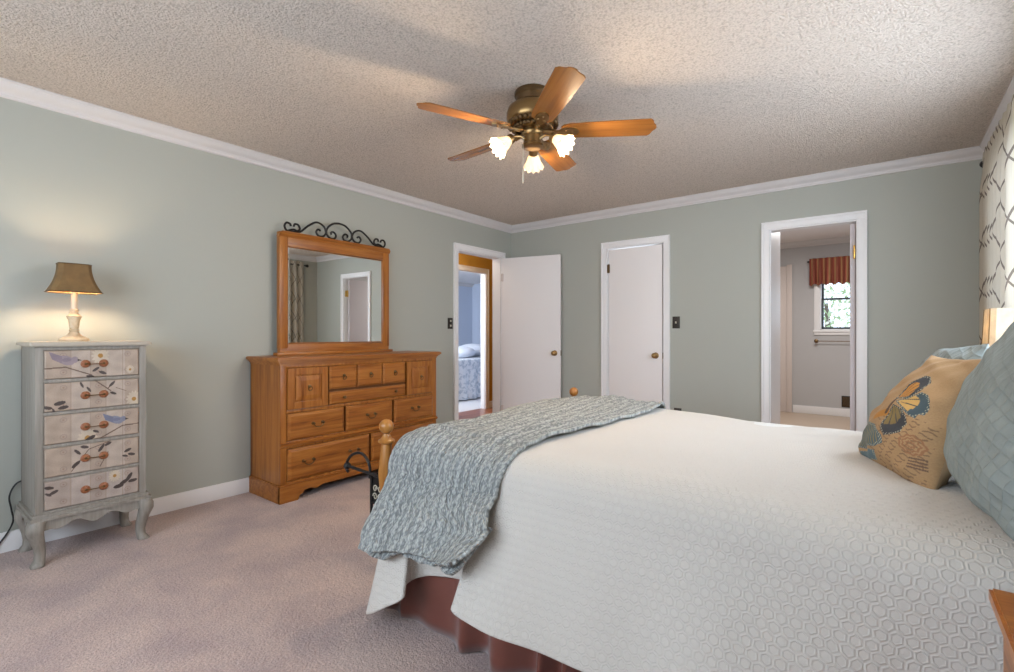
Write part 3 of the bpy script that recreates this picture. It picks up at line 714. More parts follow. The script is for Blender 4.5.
for i in range(5):
    z0 = Z0+0.012+i*dh+0.010; z1 = Z0+0.012+(i+1)*dh-0.010; hgt = z1-z0
    U, V = 230, 68
    ys = np.linspace(-DW/2, DW/2, U); zs = np.linspace(z0, z1, V)
    P = []; UVs = []
    for a in ys:
        row = []; ur = []
        for b in zs:
            e = min(DW/2-abs(a), min(b-z0, z1-b)); row.append((D-0.001+min(0.005, e*1.2), a, b)); ur.append((a, b))
        P.append(row); UVs.append(ur)
    mb = MB().grid(P, U, V, uvf=UVs)
    nfront = len(mb.v)
    mb.box(0.03, D-0.0015, -DW/2, DW/2, z0, z1)
    dr = mb.build('drawer', M['paper'], ch, angle=180, smooth=False)
    X, Y = np.meshgrid((ys+DW/2)/DW*3.4, (z1-zs)/hgt, indexing='ij')
    cc = paint_drawer(4-i, X, Y).reshape(-1, 3); full = np.ones((len(dr.data.vertices), 4)); full[:, :3] = (0.4, 0.34, 0.28); full[:nfront, :3] = cc
    setcol(dr, full)
    mb = MB(); zc = (z0+z1)/2
    for yy in (-0.037, 0.037):
        mb.lathe([(0.0195, 0), (0.020, 0.004), (0.013, 0.009), (0.007, 0.011), (0.0005, 0.012)], M4=T(D+0.004, yy, zc) @ R('Y', 90), n=20)
        for q in range(8):
            a = q*PI/4; mb.ball((D+0.009, yy+0.0135*math.cos(a), zc+0.0135*math.sin(a)), 0.0055, 6)
        mb.ball((D+0.014, yy, zc), 0.006, 8, 1)
    mb.tube([(D+0.017, -0.037, zc), (D+0.019, -0.02, zc-0.002), (D+0.019, 0.02, zc-0.002), (D+0.017, 0.037, zc)], 0.0022, 8, 1)
    mb.build('handle', [M['rosette'], M['brassdark']], dr)

# lamp on the chest
LX, LY, LZ = -3.452, 0.655, Z1+0.025
lamp = empty('table_lamp', (LX, LY, LZ), 0, 'small lit lamp with flared brown shade on the tall painted chest', 'lamp')
MB().lathe([(0.060, 0), (0.064, 0.006), (0.062, 0.014), (0.048, 0.022), (0.030, 0.032), (0.022, 0.045), (0.018, 0.052), (0.023, 0.058), (0.018, 0.064), (0.021, 0.08), (0.024, 0.11), (0.031, 0.128), (0.034, 0.134), (0.022, 0.142), (0.016, 0.155), (0.019, 0.162), (0.019, 0.170), (0.015, 0.174)], n=28).build('base', M['lampbase'], lamp)
MB().lathe([(0.0135, 0.172), (0.0135, 0.30), (0.010, 0.304)], n=16).build('candle_sleeve', M['ivory'], lamp)
MB().lathe([(0.009, 0.304), (0.010, 0.316), (0.018, 0.340), (0.017, 0.358), (0.009, 0.370), (0.001, 0.373)], n=16).build('bulb', M['bulb_lamp'], lamp)
# flared oblong shade, hollow
def shade_mb(zb, zt, bx_, by_, tx, ty, flare=0.25, th=0.003, cut=0.018, n=12):
    mb = MB()
    def ring(x, y):
        c = min(cut, x*0.4)
        return [(x, y-c), (x-c, y), (-x+c, y), (-x, y-c), (-x, -y+c), (-x+c, -y), (x-c, -y), (x, -y+c)]
    for s in (0, 1):
        vs = []
        for j in range(n+1):
            t = j/n; q = t+flare*4*t*(1-t)*0.5
            x = bx_+(tx-bx_)*q-s*th; y = by_+(ty-by_)*q-s*th
            vs += [(a, b, zb+(zt-zb)*t) for a, b in ring(x, y)]
        fs = [(j*8+i, j*8+(i+1) % 8, (j+1)*8+(i+1) % 8, (j+1)*8+i) for j in range(n) for i in range(8)]
        mb.add(vs, fs)
    o = (n+1)*8
    for j in (0, n):
        for i in range(8): mb.f.append((j*8+i, j*8+(i+1) % 8, o+j*8+(i+1) % 8, o+j*8+i)); mb.mi.append(0)
    return mb
sh = shade_mb(0.262, 0.412, 0.074, 0.109, 0.044, 0.068, 0.55).build('lamp_shade', M['shade_brown'], lamp, angle=25)
for z, x, y in ((0.262, 0.074, 0.109), (0.412, 0.044, 0.068)):
    c = min(0.018, x*.4); rr = [(x, y-c), (x-c, y), (-x+c, y), (-x, y-c), (-x, -y+c), (-x+c, -y), (x-c, -y), (x, -y+c), (x, y-c)]
    MB().tube([(a, b, z) for a, b in rr], 0.003, 6).build('braid_trim', M['brassdark'], sh)
mb = MB()
mb.tube([(0, 0, 0.37), (0, 0, 0.40)], 0.002, 6)
for s in (-1, 1): mb.tube([(0, 0, 0.40), (0, s*0.067, 0.410)], 0.0018, 6)
mb.build('harp', M['brassdark'], lamp)
# power cord
cord = MB().tube([tuple(q) for q in catmull([(XL+0.016, 0.50, 0.36), (XL+0.016, 0.455, 0.35), (XL+0.018, 0.428, 0.29), (XL+0.018, 0.435, 0.22), (XL+0.02, 0.44, 0.15), (XL+0.02, 0.40, 0.07), (XL+0.03, 0.34, 0.02), (XL+0.04, 0.2, 0.006), (XL+0.05, 0.0, 0.006)], 6)], 0.004, 8).build('power_cord', M['black'])
tag(cord, 'black cord hanging behind the tall painted chest to the floor', 'cord')

# ------------------------------------------------------------------ oak dresser
dr = empty('dresser', (XL+0.004, 2.372, 0), 0, 'wide honey oak dresser with many raised panel drawers below the mirror', 'dresser')
DD, DWH, DT = 0.425, 0.715, 0.975
mb = MB()
mb.box(0, DD-0.02, -DWH, -DWH+0.02, 0.10, 0.93).box(0, DD-0.02, DWH-0.02, DWH, 0.10, 0.93).box(0, 0.01, -DWH, DWH, 0.1, 0.93).box(0.01, DD-0.022, -DWH+0.02, DWH-0.02, 0.1, 0.93, 1)
# face frame
FY = [-0.675, 0.675]
def ff(y0, y1, z0, z1): mb.box(DD-0.022, DD, y0, y1, z0, z1, b=0.002)
ff(-DWH, -0.672, 0.10, 0.93); ff(0.672, DWH, 0.10, 0.93); ff(-0.672, 0.672, 0.903, 0.93); ff(-0.672, 0.672, 0.10, 0.133)
ff(-0.672, 0.672, 0.357, 0.406); ff(-0.672, 0.672, 0.595, 0.617)
mb.build('carcass', [M['oakZ'], M['gap']], dr)
# waist moulding
MB().prism([(DD-0.002, 0.368), (DD+0.008, 0.372), (DD+0.014, 0.381), (DD+0.014, 0.388), (DD+0.004, 0.396), (DD-0.002, 0.396)], 'y', -DWH-0.004, DWH+0.004).build('waist_moulding', M['oakY'], dr)
# top with coved edge
mb = MB()
for e, z0, z1 in ((0.006, 0.922, 0.934), (0.014, 0.934, 0.944), (0.024, 0.944, 0.953), (0.034, 0.953, 0.971), (0.028, 0.971, 0.975)):
    mb.prism(rrect(0, DD+e, DWH+e, 0.006), 'z', z0, z1)
mb.build('top', M['oakY'], dr)
# plinth with bracket feet
def bracket(half, ztop, foot, cut):
    pts = [(-half, 0), (-half, ztop), (half, ztop), (half, 0), (half-foot, 0)]
    cur = [(half-foot, 0.0), (half-foot-0.012, 0.030), (half-foot-0.035, 0.038), (half-foot-0.045, cut-0.006), (half-foot-0.09, cut), (half-foot-0.14, cut-0.012), (half-foot-0.19, cut+0.004)]
    return pts+cur[1:]+[(-x, z) for x, z in reversed(cur)]
mb = MB(); mb.prism(bracket(DWH+0.014, 0.106, 0.13, 0.062), 'x', DD-0.004, DD+0.016)
for sy in (-1, 1):
    pts = [(0, 0), (0, 0.106), (DD+0.014, 0.106), (DD+0.014, 0)]
    mb.prism(pts, 'y', sy*(DWH-0.006), sy*(DWH+0.014))
mb.prism(rrect(0, DD+0.012, DWH+0.010, 0.004), 'z', 0.104, 0.116)
mb.build('plinth', M['oakY'], dr)
def raised(y0, y1, z0, z1, x, dpt=0.016, bev=0.022, flat=True):
    """a front with a sloping raised field"""
    vs = []
    for (i_, xx) in ((0, x), (0, x+dpt*0.45), (0.004, x+dpt*0.6), (bev, x+dpt)):
        vs += [(xx, y0+i_, z0+i_), (xx, y1-i_, z0+i_), (xx, y1-i_, z1-i_), (xx, y0+i_, z1-i_)]
    fs = [(j*4+i, j*4+(i+1) % 4, (j+1)*4+(i+1) % 4, (j+1)*4+i) for j in range(3) for i in range(4)]+[(12, 13, 14, 15), (3, 2, 1, 0)]
    return MB().add(vs, fs)
def ring_pull(y, z, par):
    x = DD+0.014; mb = MB().lathe([(0.012, 0), (0.012, 0.003), (0.006, 0.006), (0.005, 0.014), (0.001, 0.016)], M4=T(x, y, z+0.012) @ R('Y', 90), n=16)
    mb.tube([(x+0.010+0.004*(math.cos(a)), y+0.014*math.sin(a), z-0.003+0.015*math.cos(a)) for a in [2*PI*i/18 for i in range(19)]], 0.0028, 8)
    return mb.build('ring_pull', M['brassdark'], par)
def bail(y, z, par):
    x = DD+0.014; mb = MB()
    for s in (-1, 1): mb.lathe([(0.011, 0), (0.011, 0.003), (0.005, 0.006), (0.005, 0.018), (0.008, 0.020), (0.006, 0.026), (0.001, 0.027)], M4=T(x, y+s*0.037, z) @ R('Y', 90), n=14)
    mb.tube([(x+0.019, y+0.037*math.cos(t)*1.0, z-0.028*math.sin(t)**1.0*1.0) for t in [PI*i/16 for i in range(17)]], [0.0025+0.0012*math.sin(PI*i/16) for i in range(17)], 8)
    return mb.build('bail_pull', M['brassdark'], par)
def small_knob(y, z, par):
    return MB().lathe([(0.006, 0), (0.005, 0.008), (0.012, 0.014), (0.012, 0.018), (0.006, 0.022), (0.001, 0.022)], M4=T(DD+0.012, y, z) @ R('Y', 90), n=16).build('knob', M['brassdark'], par)
XF = DD-0.004
for a, b in ((-0.668, -0.368), (0.368, 0.668)):
    mb = MB().box(XF, XF+0.006, a, b, 0.620, 0.900)
    fw = 0.048
    mb.box(XF+0.006, XF+0.015, a, a+fw, 0.620, 0.900, b=0.003).box(XF+0.006, XF+0.015, b-fw, b, 0.620, 0.900, b=0.003)
    mb.box(XF+0.006, XF+0.0148, a+fw, b-fw, 0.620, 0.620+fw, b=0.003).box(XF+0.006, XF+0.0148, a+fw, b-fw, 0.900-fw, 0.900, b=0.003)
    o = mb.build('door_panel', M['oakZ'], dr, smooth=False)
    raised(a+fw+0.010, b-fw-0.010, 0.620+fw+0.010, 0.900-fw-0.010, XF+0.005, 0.013, 0.030).build('raised_panel', M['oakZ'], o, smooth=False)
    ring_pull((a+b)/2, 0.758, o).location = (0.008, 0, 0)
for a, b in ((-0.355, -0.122), (-0.114, 0.114), (0.122, 0.355)):
    o = raised(a, b, 0.732, 0.900, XF, 0.016, 0.016).build('drawer', M['oakY'], dr, smooth=False); ring_pull((a+b)/2, 0.815, o)
o = raised(-0.355, 0.355, 0.622, 0.712, XF, 0.016, 0.018).build('drawer', M['oakY'], dr, smooth=False); small_knob(-0.24, 0.667, o); small_knob(0.24, 0.667, o)
for a, b in ((-0.668, -0.236), (-0.216, 0.216), (0.236, 0.668)):
    o = raised(a, b, 0.410, 0.592, XF, 0.018, 0.020).build('drawer', M['oakY'], dr, smooth=False); bail((a+b)/2, 0.508, o)
for a, b in ((-0.668, -0.010), (0.010, 0.668)):
    o = raised(a, b, 0.138, 0.353, XF, 0.018, 0.022).build('drawer', M['oakY'], dr, smooth=False)
    for q in (0.22, 0.78): bail(a+(b-a)*q, 0.258, o)

# mirror
mi = empty('dresser_mirror', (XL+0.075, 2.325, 0.976), math.radians(0.8), 'oak framed mirror standing on the dresser', 'mirror')
MW, MH, MF = 0.507, 0.915, 0.066
for s_ in (-1, 1): MB().box(-0.02, 0.022, s_*MW, s_*(MW-MF), 0.05, MH, b=0.004).build('frame_stile', M['oakZ'], mi)
MB().box(-0.02, 0.020, -MW+0.002, MW-0.002, 0.0, 0.08, b=0.004).box(-0.025, 0.045, -MW-0.025, MW+0.025, 0.0, 0.022, b=0.006).build('frame_rail', M['oakY'], mi)
mb = MB()
mb.box(-0.02, 0.020, -MW+0.002, MW-0.002, MH-0.10, MH-0.005, b=0.004)
# coved crown rail with clipped shoulders
pr = [(-0.02, MH-0.035), (0.024, MH-0.035), (0.030, MH-0.025), (0.036, MH-0.012), (0.046, MH-0.004), (0.046, MH+0.004), (-0.02, MH+0.004)]
vs = [(x, -MW-0.004 if z < MH-0.01 else -MW+0.014, z) for x, z in pr]+[(x, MW+0.004 if z < MH-0.01 else MW-0.014, z) for x, z in pr]
n = len(pr); mb.add(vs, [(i, (i+1) % n, n+(i+1) % n, n+i) for i in range(n)]+[tuple(reversed(range(n))), tuple(range(n, 2*n))])
mb.build('frame_rail', M['oakY'], mi)
gy = MW-MF+0.001
vs = []
for ins, x in ((0, 0.006), (0.016, 0.012)): vs += [(x, -gy+ins, 0.078+ins), (x, gy-ins, 0.078+ins), (x, gy-ins, MH-0.098-ins), (x, -gy+ins, MH-0.098-ins)]
MB().add(vs, [(0, 1, 5, 4), (1, 2, 6, 5), (2, 3, 7, 6), (3, 0, 4, 7), (4, 5, 6, 7)]).box(-0.01, 0.006, -gy, gy, 0.078, MH-0.098).build('mirror_glass', M['mirror'], mi, smooth=False)
def spiral(cx, cz, r0, r1, a0, a1, n=40):
    out = []
    for i in range(n+1):
        t = i/n; a = math.radians(a0+(a1-a0)*t); r = r0+(r1-r0)*t**0.8; out.append((cx+r*math.cos(a), cz+r*math.sin(a)))
    return out
# scrolled iron cresting, its own thing resting on the mirror
cr = empty('iron_scroll_cresting', (XL+0.09, 2.325, 0.976+MH+0.004), 0, 'black iron scroll ornament lying along the top of the mirror frame', 'ornament')
RS = 0.0082
# long S from the end curl up to the high shoulder and down into a spiral
S = [(-0.405, 0.060), (-0.375, 0.066), (-0.360, 0.040), (-0.385, 0.022), (-0.41, 0.028), (-0.435, 0.058), (-0.465, 0.058), (-0.478, 0.030), (-0.455, 0.012), (-0.43, 0.008)]
A = [(-0.425, 0.046), (-0.432, 0.062), (-0.458, 0.066), (-0.475, 0.045), (-0.466, 0.018), (-0.44, 0.008), (-0.40, 0.010), (-0.345, 0.020), (-0.28, 0.072), (-0.21, 0.108), (-0.15, 0.092), (-0.125, 0.050), (-0.145, 0.016), (-0.19, 0.010), (-0.212, 0.036), (-0.195, 0.058), (-0.175, 0.050)]
A2 = [(-0.44, 0.016), (-0.40, 0.026), (-0.372, 0.020), (-0.352, 0.038), (-0.366, 0.064), (-0.392, 0.066), (-0.402, 0.048)]
Bc = [(-0.075, 0.036), (-0.078, 0.052), (-0.055, 0.058), (-0.033, 0.038), (-0.045, 0.012), (-0.085, 0.008), (-0.118, 0.035), (-0.112, 0.080), (-0.06, 0.122), (0.0, 0.134)]
for s in (-1, 1):
    mb = MB()
    for path in (A, A2, Bc):
        pts = [(0, s*p.x*0.97, p.y*1.06) for p in catmull(path)]
        mb.tube(pts, RS, 8)
    mb.build('scroll', M['iron'], cr)

# ------------------------------------------------------------------ ceiling fan
FX, FYc = -1.515, 2.178
RI = Vector((math.cos(YAW), math.sin(YAW), 0)); FW = Vector((-math.sin(YAW), math.cos(YAW), 0))
ang0 = math.degrees(YAW)-6
fan = empty('ceiling_fan', (FX, FYc, H), 0, 'brass ceiling fan with five wooden blades and three lit glass shades', 'ceiling fan')
MB().lathe([(0.095, 0), (0.098, -0.004), (0.098, -0.022), (0.090, -0.030), (0.088, -0.060), (0.072, -0.070)][::-1], n=36).build('canopy', M['brassdark'], fan)
MB().lathe([(0.070, -0.066), (0.105, -0.072), (0.132, -0.090), (0.140, -0.115), (0.140, -0.150), (0.130, -0.170), (0.105, -0.185), (0.085, -0.195), (0.060, -0.200)][::-1], n=40).build('motor_housing', M['brass'], fan)
mb = MB()
for i in range(30):
    a = 2*PI*i/30
    mb.ball((0.128*math.cos(a), 0.128*math.sin(a), -0.178), 0.013, 8); mb.ball((0.103*math.cos(a+.1), 0.103*math.sin(a+.1), -0.198), 0.012, 8)
mb.build('filigree_ring', M['brassdark'], fan)
BZ = -0.215
MB().lathe([(0.052, -0.30), (0.058, -0.296), (0.058, -0.285), (0.050, -0.278), (0.050, -0.24), (0.058, -0.232), (0.060, -0.21), (0.052, -0.198)], n=32).build('switch_housing', M['brass'], fan)
blade_out = [(0.155, 0.036), (0.17, 0.052), (0.20, 0.060), (0.40, 0.067), (0.592, 0.070), (0.606, 0.056), (0.614, 0.030), (0.626, 0.016), (0.630, 0.0)]
blade_out = [(0.155+(x-0.155)*1.05, y) for x, y in blade_out]
blade_out = blade_out+[(x, -y) for x, y in reversed(blade_out[:-1])]
for i in range(5):
    rot = T(0, 0, BZ) @ R('Z', ang0+72*i) @ R('X', -12)
    b = MB().prism(blade_out, 'z', -0.003, 0.003).build('blade', M['blade'], fan, angle=30)
    b.matrix_local = rot
    mb = MB()
    mb.prism([(0.10, 0.016), (0.14, 0.014), (0.165, 0.030), (0.20, 0.034), (0.235, 0.022), (0.25, 0), (0.235, -0.022), (0.20, -0.034), (0.165, -0.030), (0.14, -0.014), (0.10, -0.016)], 'z', -0.010, -0.003)
    for q in ((0.18, 0.017), (0.18, -0.017), (0.215, 0)): mb.ball((q[0], q[1], -0.010), 0.006, 8)
    mb.tube([(0.04, 0, 0.004), (0.08, 0, 0.0), (0.12, 0, -0.008)], 0.011, 8)
    br_ = mb.build('blade_iron', M['brass'], b)
def shade_profile():
    return [(0.022, 0.0), (0.026, -0.012), (0.032, -0.03), (0.038, -0.05), (0.044, -0.068), (0.053, -0.083), (0.058, -0.088)]
for i in range(3):
    a = ang0+6+(85, 205, 325)[i]
    base_ = R('Z', a)
    arm = MB().tube([(0.045, 0, -0.262), (0.075, 0, -0.250), (0.105, 0, -0.255), (0.125, 0, -0.272)], 0.007, 8)
    o = arm.xf(base_).build('light_arm', M['brass'], fan)
    tilt = base_ @ T(0.125, 0, -0.270) @ R('Y', -52)
    MB().lathe([(0.012, 0.012), (0.024, 0.004), (0.027, -0.012), (0.024, -0.024)][::-1], n=20, M4=tilt).build('socket_cup', M['brass'], o)
    # fluted glass shade
    pf = shade_profile(); n = 60; mb = MB()
    for s in (0, 1):
        vs = []
        for j, (r, z) in enumerate(pf):
            t = j/(len(pf)-1)
            for q in range(n):
                th = 2*PI*q/n; rr = (r-s*0.0025)*(1+0.07*t*math.cos(th*12)); zz = z-0.014-(0.005*math.cos(th*12) if j == len(pf)-1 else 0)
                p = tilt @ Vector((rr*math.cos(th), rr*math.sin(th), zz)); vs.append(p)
        fs = [(j*n+q, j*n+(q+1) % n, (j+1)*n+(q+1) % n, (j+1)*n+q) for j in range(len(pf)-1) for q in range(n)]
        mb.add(vs, fs)
    o2 = mb.build('glass_shade', M['glass'], fan, angle=60)
    MB().ball((0, 0, 0), 0.017, 12, 0, 1.3).xf(tilt @ T(0, 0, -0.040)).build('bulb', M['bulb'], o)
    p = (T(FX, FYc, H) @ tilt) @ Vector((0, 0, -0.086))
    point('fan_bulb_light', p, 22, (1.0, 0.76, 0.50), 0.028)
cx_ = (base_ @ Vector((0, 0, 0)))
q = -RI*0.052-FW*0.03
MB().tube([(q.x, q.y, -0.25), (q.x, q.y, -0.42)], 0.0015, 6).lathe([(0.002, -0.50), (0.0045, -0.49), (0.003, -0.44), (0.001, -0.42)], (q.x, q.y, 0), 10).build('pull_chain', M['ivory'], fan)

# ------------------------------------------------------------------ bed
BNY, BFY, FTX = 1.330, 2.905, -1.68          # near, far post y; foot x
HDX = XR-0.055
bed = empty('bed', (-0.55, 2.125, 0), 0, 'large bed with turned pine posts under a cream quilted spread', 'bed')
def L(x, y, z): return (x+0.55, y-2.125, z)
def post(x, y, top):
    s = top/0.79
    prof = [(0.028, 0), (0.034, 0.03), (0.030, 0.07), (0.036, 0.10), (0.036, 0.36), (0.030, 0.40), (0.024, 0.44), (0.030, 0.50), (0.034, 0.54), (0.029, 0.60), (0.022, 0.655), (0.020, 0.668), (0.034, 0.676), (0.035, 0.684), (0.022, 0.692), (0.016, 0.706), (0.014, 0.712)]
    prof = [(r, z*s) for r, z in prof]
    p = MB().lathe(prof, L(x, y, 0), 24).build('bedpost', M['pine'], bed)
    MB().ball(L(x, y, 0.712*s+0.030), 0.031, 18).build('finial', M['pine'], p)
post(FTX, BNY, 0.79); post(FTX, BFY, 0.79); post(HDX, BNY-0.01, 1.0); post(HDX, BFY+0.01, 1.0)
mb = MB().tube([L(FTX, BNY, 0.60), L(FTX, BFY, 0.60)], 0.012).tube([L(FTX, BNY, 0.30), L(FTX, BFY, 0.30)], 0.012)
for i in range(1, 12):
    y = BNY+(BFY-BNY)*i/12; mb.tube([L(FTX, y, 0.30), L(FTX, y, 0.60)], 0.006, 8)
mb.build('footboard', M['iron'], bed)
MB().prism([L(0, BNY, 0.35)[1:], L(0, BFY, 0.35)[1:], L(0, BFY, 0.82)[1:], L(0, 2.6, 0.92)[1:], L(0, 2.125, 0.96)[1:], L(0, 1.6, 0.92)[1:], L(0, BNY, 0.82)[1:]], 'x', HDX+0.55-0.012, HDX+0.55+0.012).build('headboard', M['pine'], bed)
for yy in (BNY, BFY): MB().box(FTX+0.57, HDX+0.53, yy-2.125-0.012, yy-2.125+0.012, 0.22, 0.36).build('side_rail', M['pine'], bed)
MB().box(FTX+0.55+0.05, HDX+0.55-0.03, BNY-2.125+0.03, BFY-2.125-0.03, 0.20, 0.42, b=0.02).build('box_spring', M['mattress'], bed)
MB().box(FTX+0.55+0.05, HDX+0.55-0.03, BNY-2.125+0.03, BFY-2.125-0.03, 0.42, 0.675, b=0.05).build('mattress', M['mattress'], bed)

def interp(tab, t):
    """tab: list of (key, values...) ascending key, Catmull-Rom"""
    ks = [r[0] for r in tab]
    if t <= ks[0]: return tab[0][1:]
    if t >= ks[-1]: return tab[-1][1:]
    i = max(j for j in range(len(ks)) if ks[j] <= t); i = min(i, len(ks)-2)
    a, b, c, d = tab[max(i-1, 0)], tab[i], tab[i+1], tab[min(i+2, len(tab)-1)]
    u = (t-ks[i])/(ks[i+1]-ks[i])
    return tuple(0.5*(2*b[k]+(c[k]-a[k])*u+(2*a[k]-5*b[k]+4*c[k]-d[k])*u*u+(3*b[k]-a[k]-3*c[k]+d[k])*u**3) for k in range(1, len(a)))
# key = -x on the top edge ; hem x, y, z
HEM = [(-0.47, 0.47, 1.292, 0.20), (-0.12, 0.12, 1.288, 0.20), (0.02, -0.02, 1.255, 0.20), (0.3, -0.3, 1.195, 0.20), (0.6, -0.6, 1.20, 0.20), (0.85, -0.85, 1.180, 0.205), (1.02, -1.01, 1.165, 0.215), (1.10, -1.10, 1.150, 0.225), (1.125, -1.135, 1.170, 0.23),
       (1.15, -1.12, 1.235, 0.24), (1.22, -1.19, 1.285, 0.255), (1.34, -1.33, 1.280, 0.23), (1.41, -1.425, 1.255, 0.20), (1.45, -1.43, 1.20, 0.19), (1.48, -1.385, 1.155, 0.175), (1.54, -1.46, 1.15, 0.125), (1.59, -1.58, 1.175, 0.055), (1.63, -1.64, 1.24, 0.05), (1.64, -1.655, 1.29, 0.06)]
ZT = 0.70
def wob(x, y): return 0.004*math.sin(x*5.1+y*3.3)+0.003*math.sin(x*11+y*7.7+1)+0.002*math.sin(y*23-x*9)
YE = 1.325      # vertical plane the cloth falls past, near side
RAD = 0.125
def topz(x, y):
    c = (y-2.125)/0.8
    z = ZT+0.016*(1-c*c)+wob(x, y)
    z -= 0.036*smoothstep(1.95, 2.8, y)*smoothstep(-1.15, -0.45, x)
    z -= 0.02*max(0, (-x-1.50)/0.14)**2
    return z
def spread_pt(xt, s, off=0.0, hem=None, far_hem=0.24):
    """s in [-1,2]: -1..0 far side drop, 0..1 across the top (far to near), 1..2 near drop."""
    yN, yF = YE+RAD, 2.925-RAD
    if 0 <= s <= 1:
        y = yF+(yN-yF)*s; return Vector((xt, y, topz(xt, y)+off))
    near = s > 1
    w_ = (s-1) if near else -s
    y0 = yN if near else yF; sg = -1 if near else 1; z0 = topz(xt, y0)
    arc = 0.22
    if w_ < arc:
        a = w_/arc*PI/2; r = RAD+off
        return Vector((xt, y0+sg*r*math.sin(a), z0-RAD+r*math.cos(a)))
    q = (w_-arc)/(1-arc)
    ya = y0+sg*(RAD+off); za = z0-RAD
    hx, hy, hz = (hem if near else (xt, 2.99, far_hem))
    hy = hy+sg*off
    e = 0.35*q+0.65*q*q
    return Vector((xt+(hx-xt)*q**1.4, ya+(hy-ya)*(q**1.1), za+(hz-za)*q))
U, V1 = 420, 230
xs = np.linspace(0.47, -1.64, U); P = []; UVs = []
for x in xs:
    hem = interp(HEM, -x); row = []; ur = []; L_ = 0; prev = None
    for j in range(V1):
        s = -1+3*j/(V1-1); p = spread_pt(x, s, 0, hem)
        if s > 1.22:   # soft flutes in the hanging side
            q = (s-1.22)/0.78; p.y += 0.010*q*math.sin(p.x*9.0+1.0)+0.006*q*math.sin(p.x*21)
        if prev is not None: L_ += (p-prev).length if abs(p.x-prev.x) < 0.05 else (p-prev).length
        prev = p; row.append(p); ur.append(L_)
    mid = ur[V1//2]
    P.append(row); UVs.append([(x, l_-mid) for l_ in ur])
sp = MB().grid(P, U, V1, uvf=UVs).build('bedspread', M['spread'], angle=180)
tag(sp, 'cream quilted bedspread with a hexagon pattern covering the bed', 'bedspread')
sm = sp.modifiers.new('s', 'SOLIDIFY'); sm.thickness = 0.006; sm.offset = 1
# bed skirt
U, V1 = 700, 12; P = []
for i in range(U):
    t = i/(U-1); x = 0.46-2.09*t; row = []
    for j in range(V1):
        v = j/(V1-1); a = (0.003+0.022*v**0.8)*(1+0.55*math.sin(x*5.1))
        ph = x*34+2.6*math.sin(x*7.3)+1.3*math.sin(x*17+1)+0.5*v
        row.append((x+0.006*v*math.cos(ph), 1.305-0.012*v-a*math.sin(ph), 0.40-0.392*v))
    P.append(row)
sk = MB().grid(P, U, V1).build('bed_skirt', M['skirt'], angle=180); tag(sk, 'gathered brown satin bed skirt showing below the bedspread hem', 'bed skirt')
sk.modifiers.new('s', 'SOLIDIFY').thickness = 0.002
# throw
HT = [(0.98, -1.06, 1.135, 0.415), (1.03, -1.09, 1.130, 0.40), (1.10, -1.14, 1.135, 0.385), (1.20, -1.20, 1.165, 0.37), (1.30, -1.30, 1.175, 0.365), (1.42, -1.42, 1.15, 0.345), (1.52, -1.50, 1.145, 0.325), (1.58, -1.555, 1.15, 0.32), (1.62, -1.59, 1.165, 0.32), (1.64, -1.605, 1.18, 0.32)]
U, V1 = 200, 420
P = []; UVs = []
for i in range(U):
    t = i/(U-1); x0 = -0.99-(1.635-0.99)*t; hem = interp(HT, -x0); row = []; ur = []; L_ = 0; prev = None
    for j in range(V1):
        s = -0.8+2.8*j/(V1-1)
        edge = 0.035*(1-t)*math.sin(s*5.0)+(-0.05*(1-t)*max(0, 0.7-s))
        lump = 0.004*math.sin(i*0.31+2*math.sin(j*0.07))*math.sin(j*0.17)+0.006*math.sin(x0*23+s*4)
        p = spread_pt(x0+edge*0, s, 0.020+lump+0.006*math.sin(s*9+x0*5), hem, 0.35)
        p.x += edge
        p.x -= 0.075*(1-t)*math.exp(-((s-1.38)/0.30)**2)
        if s > 1.2: q = (s-1.2)/0.8; p.y -= 0.012*q*math.sin(x0*19+0.5); p.x += 0.006*q*math.sin(s*20)
        if 0 <= s <= 1: p.z += 0.010*math.exp(-((t)/0.06)**2)+0.012*math.sin(t*PI)
        if prev is not None: L_ += (p-prev).length
        prev = p; row.append(p); ur.append((x0, L_))
    P.append(row); UVs.append(ur)
mb = MB().grid(P, U, V1, uvf=UVs)
# the turned-under second layer along the near hem
P2 = []; UV2 = []
for i in range(0, U, 2):
    t = i/(U-1); r = []; ur = []
    for j in range(24):
        v = j/23; a = P[i][V1-60]; b = P[i][V1-1]; d_ = (b-a)
        p = a+d_*(v*1.0)+Vector((-0.004*t, 0.022, 0))+Vector((0, 0.004*math.sin(x0*30+i*.15), -0.038*v*(0.7+0.3*math.sin(i*0.09)))); r.append(p); ur.append((i/U*0.65, v*0.15))
    P2.append(r); UV2.append(ur)
mb.grid(P2, len(P2), 24, uvf=UV2)
th_ = mb.build('throw_blanket', M['throw'], angle=180); tag(th_, 'blue grey knitted throw folded across the foot of the bed', 'throw blanket')
sm = th_.modifiers.new('s', 'SOLIDIFY'); sm.thickness = 0.014; sm.offset = 0

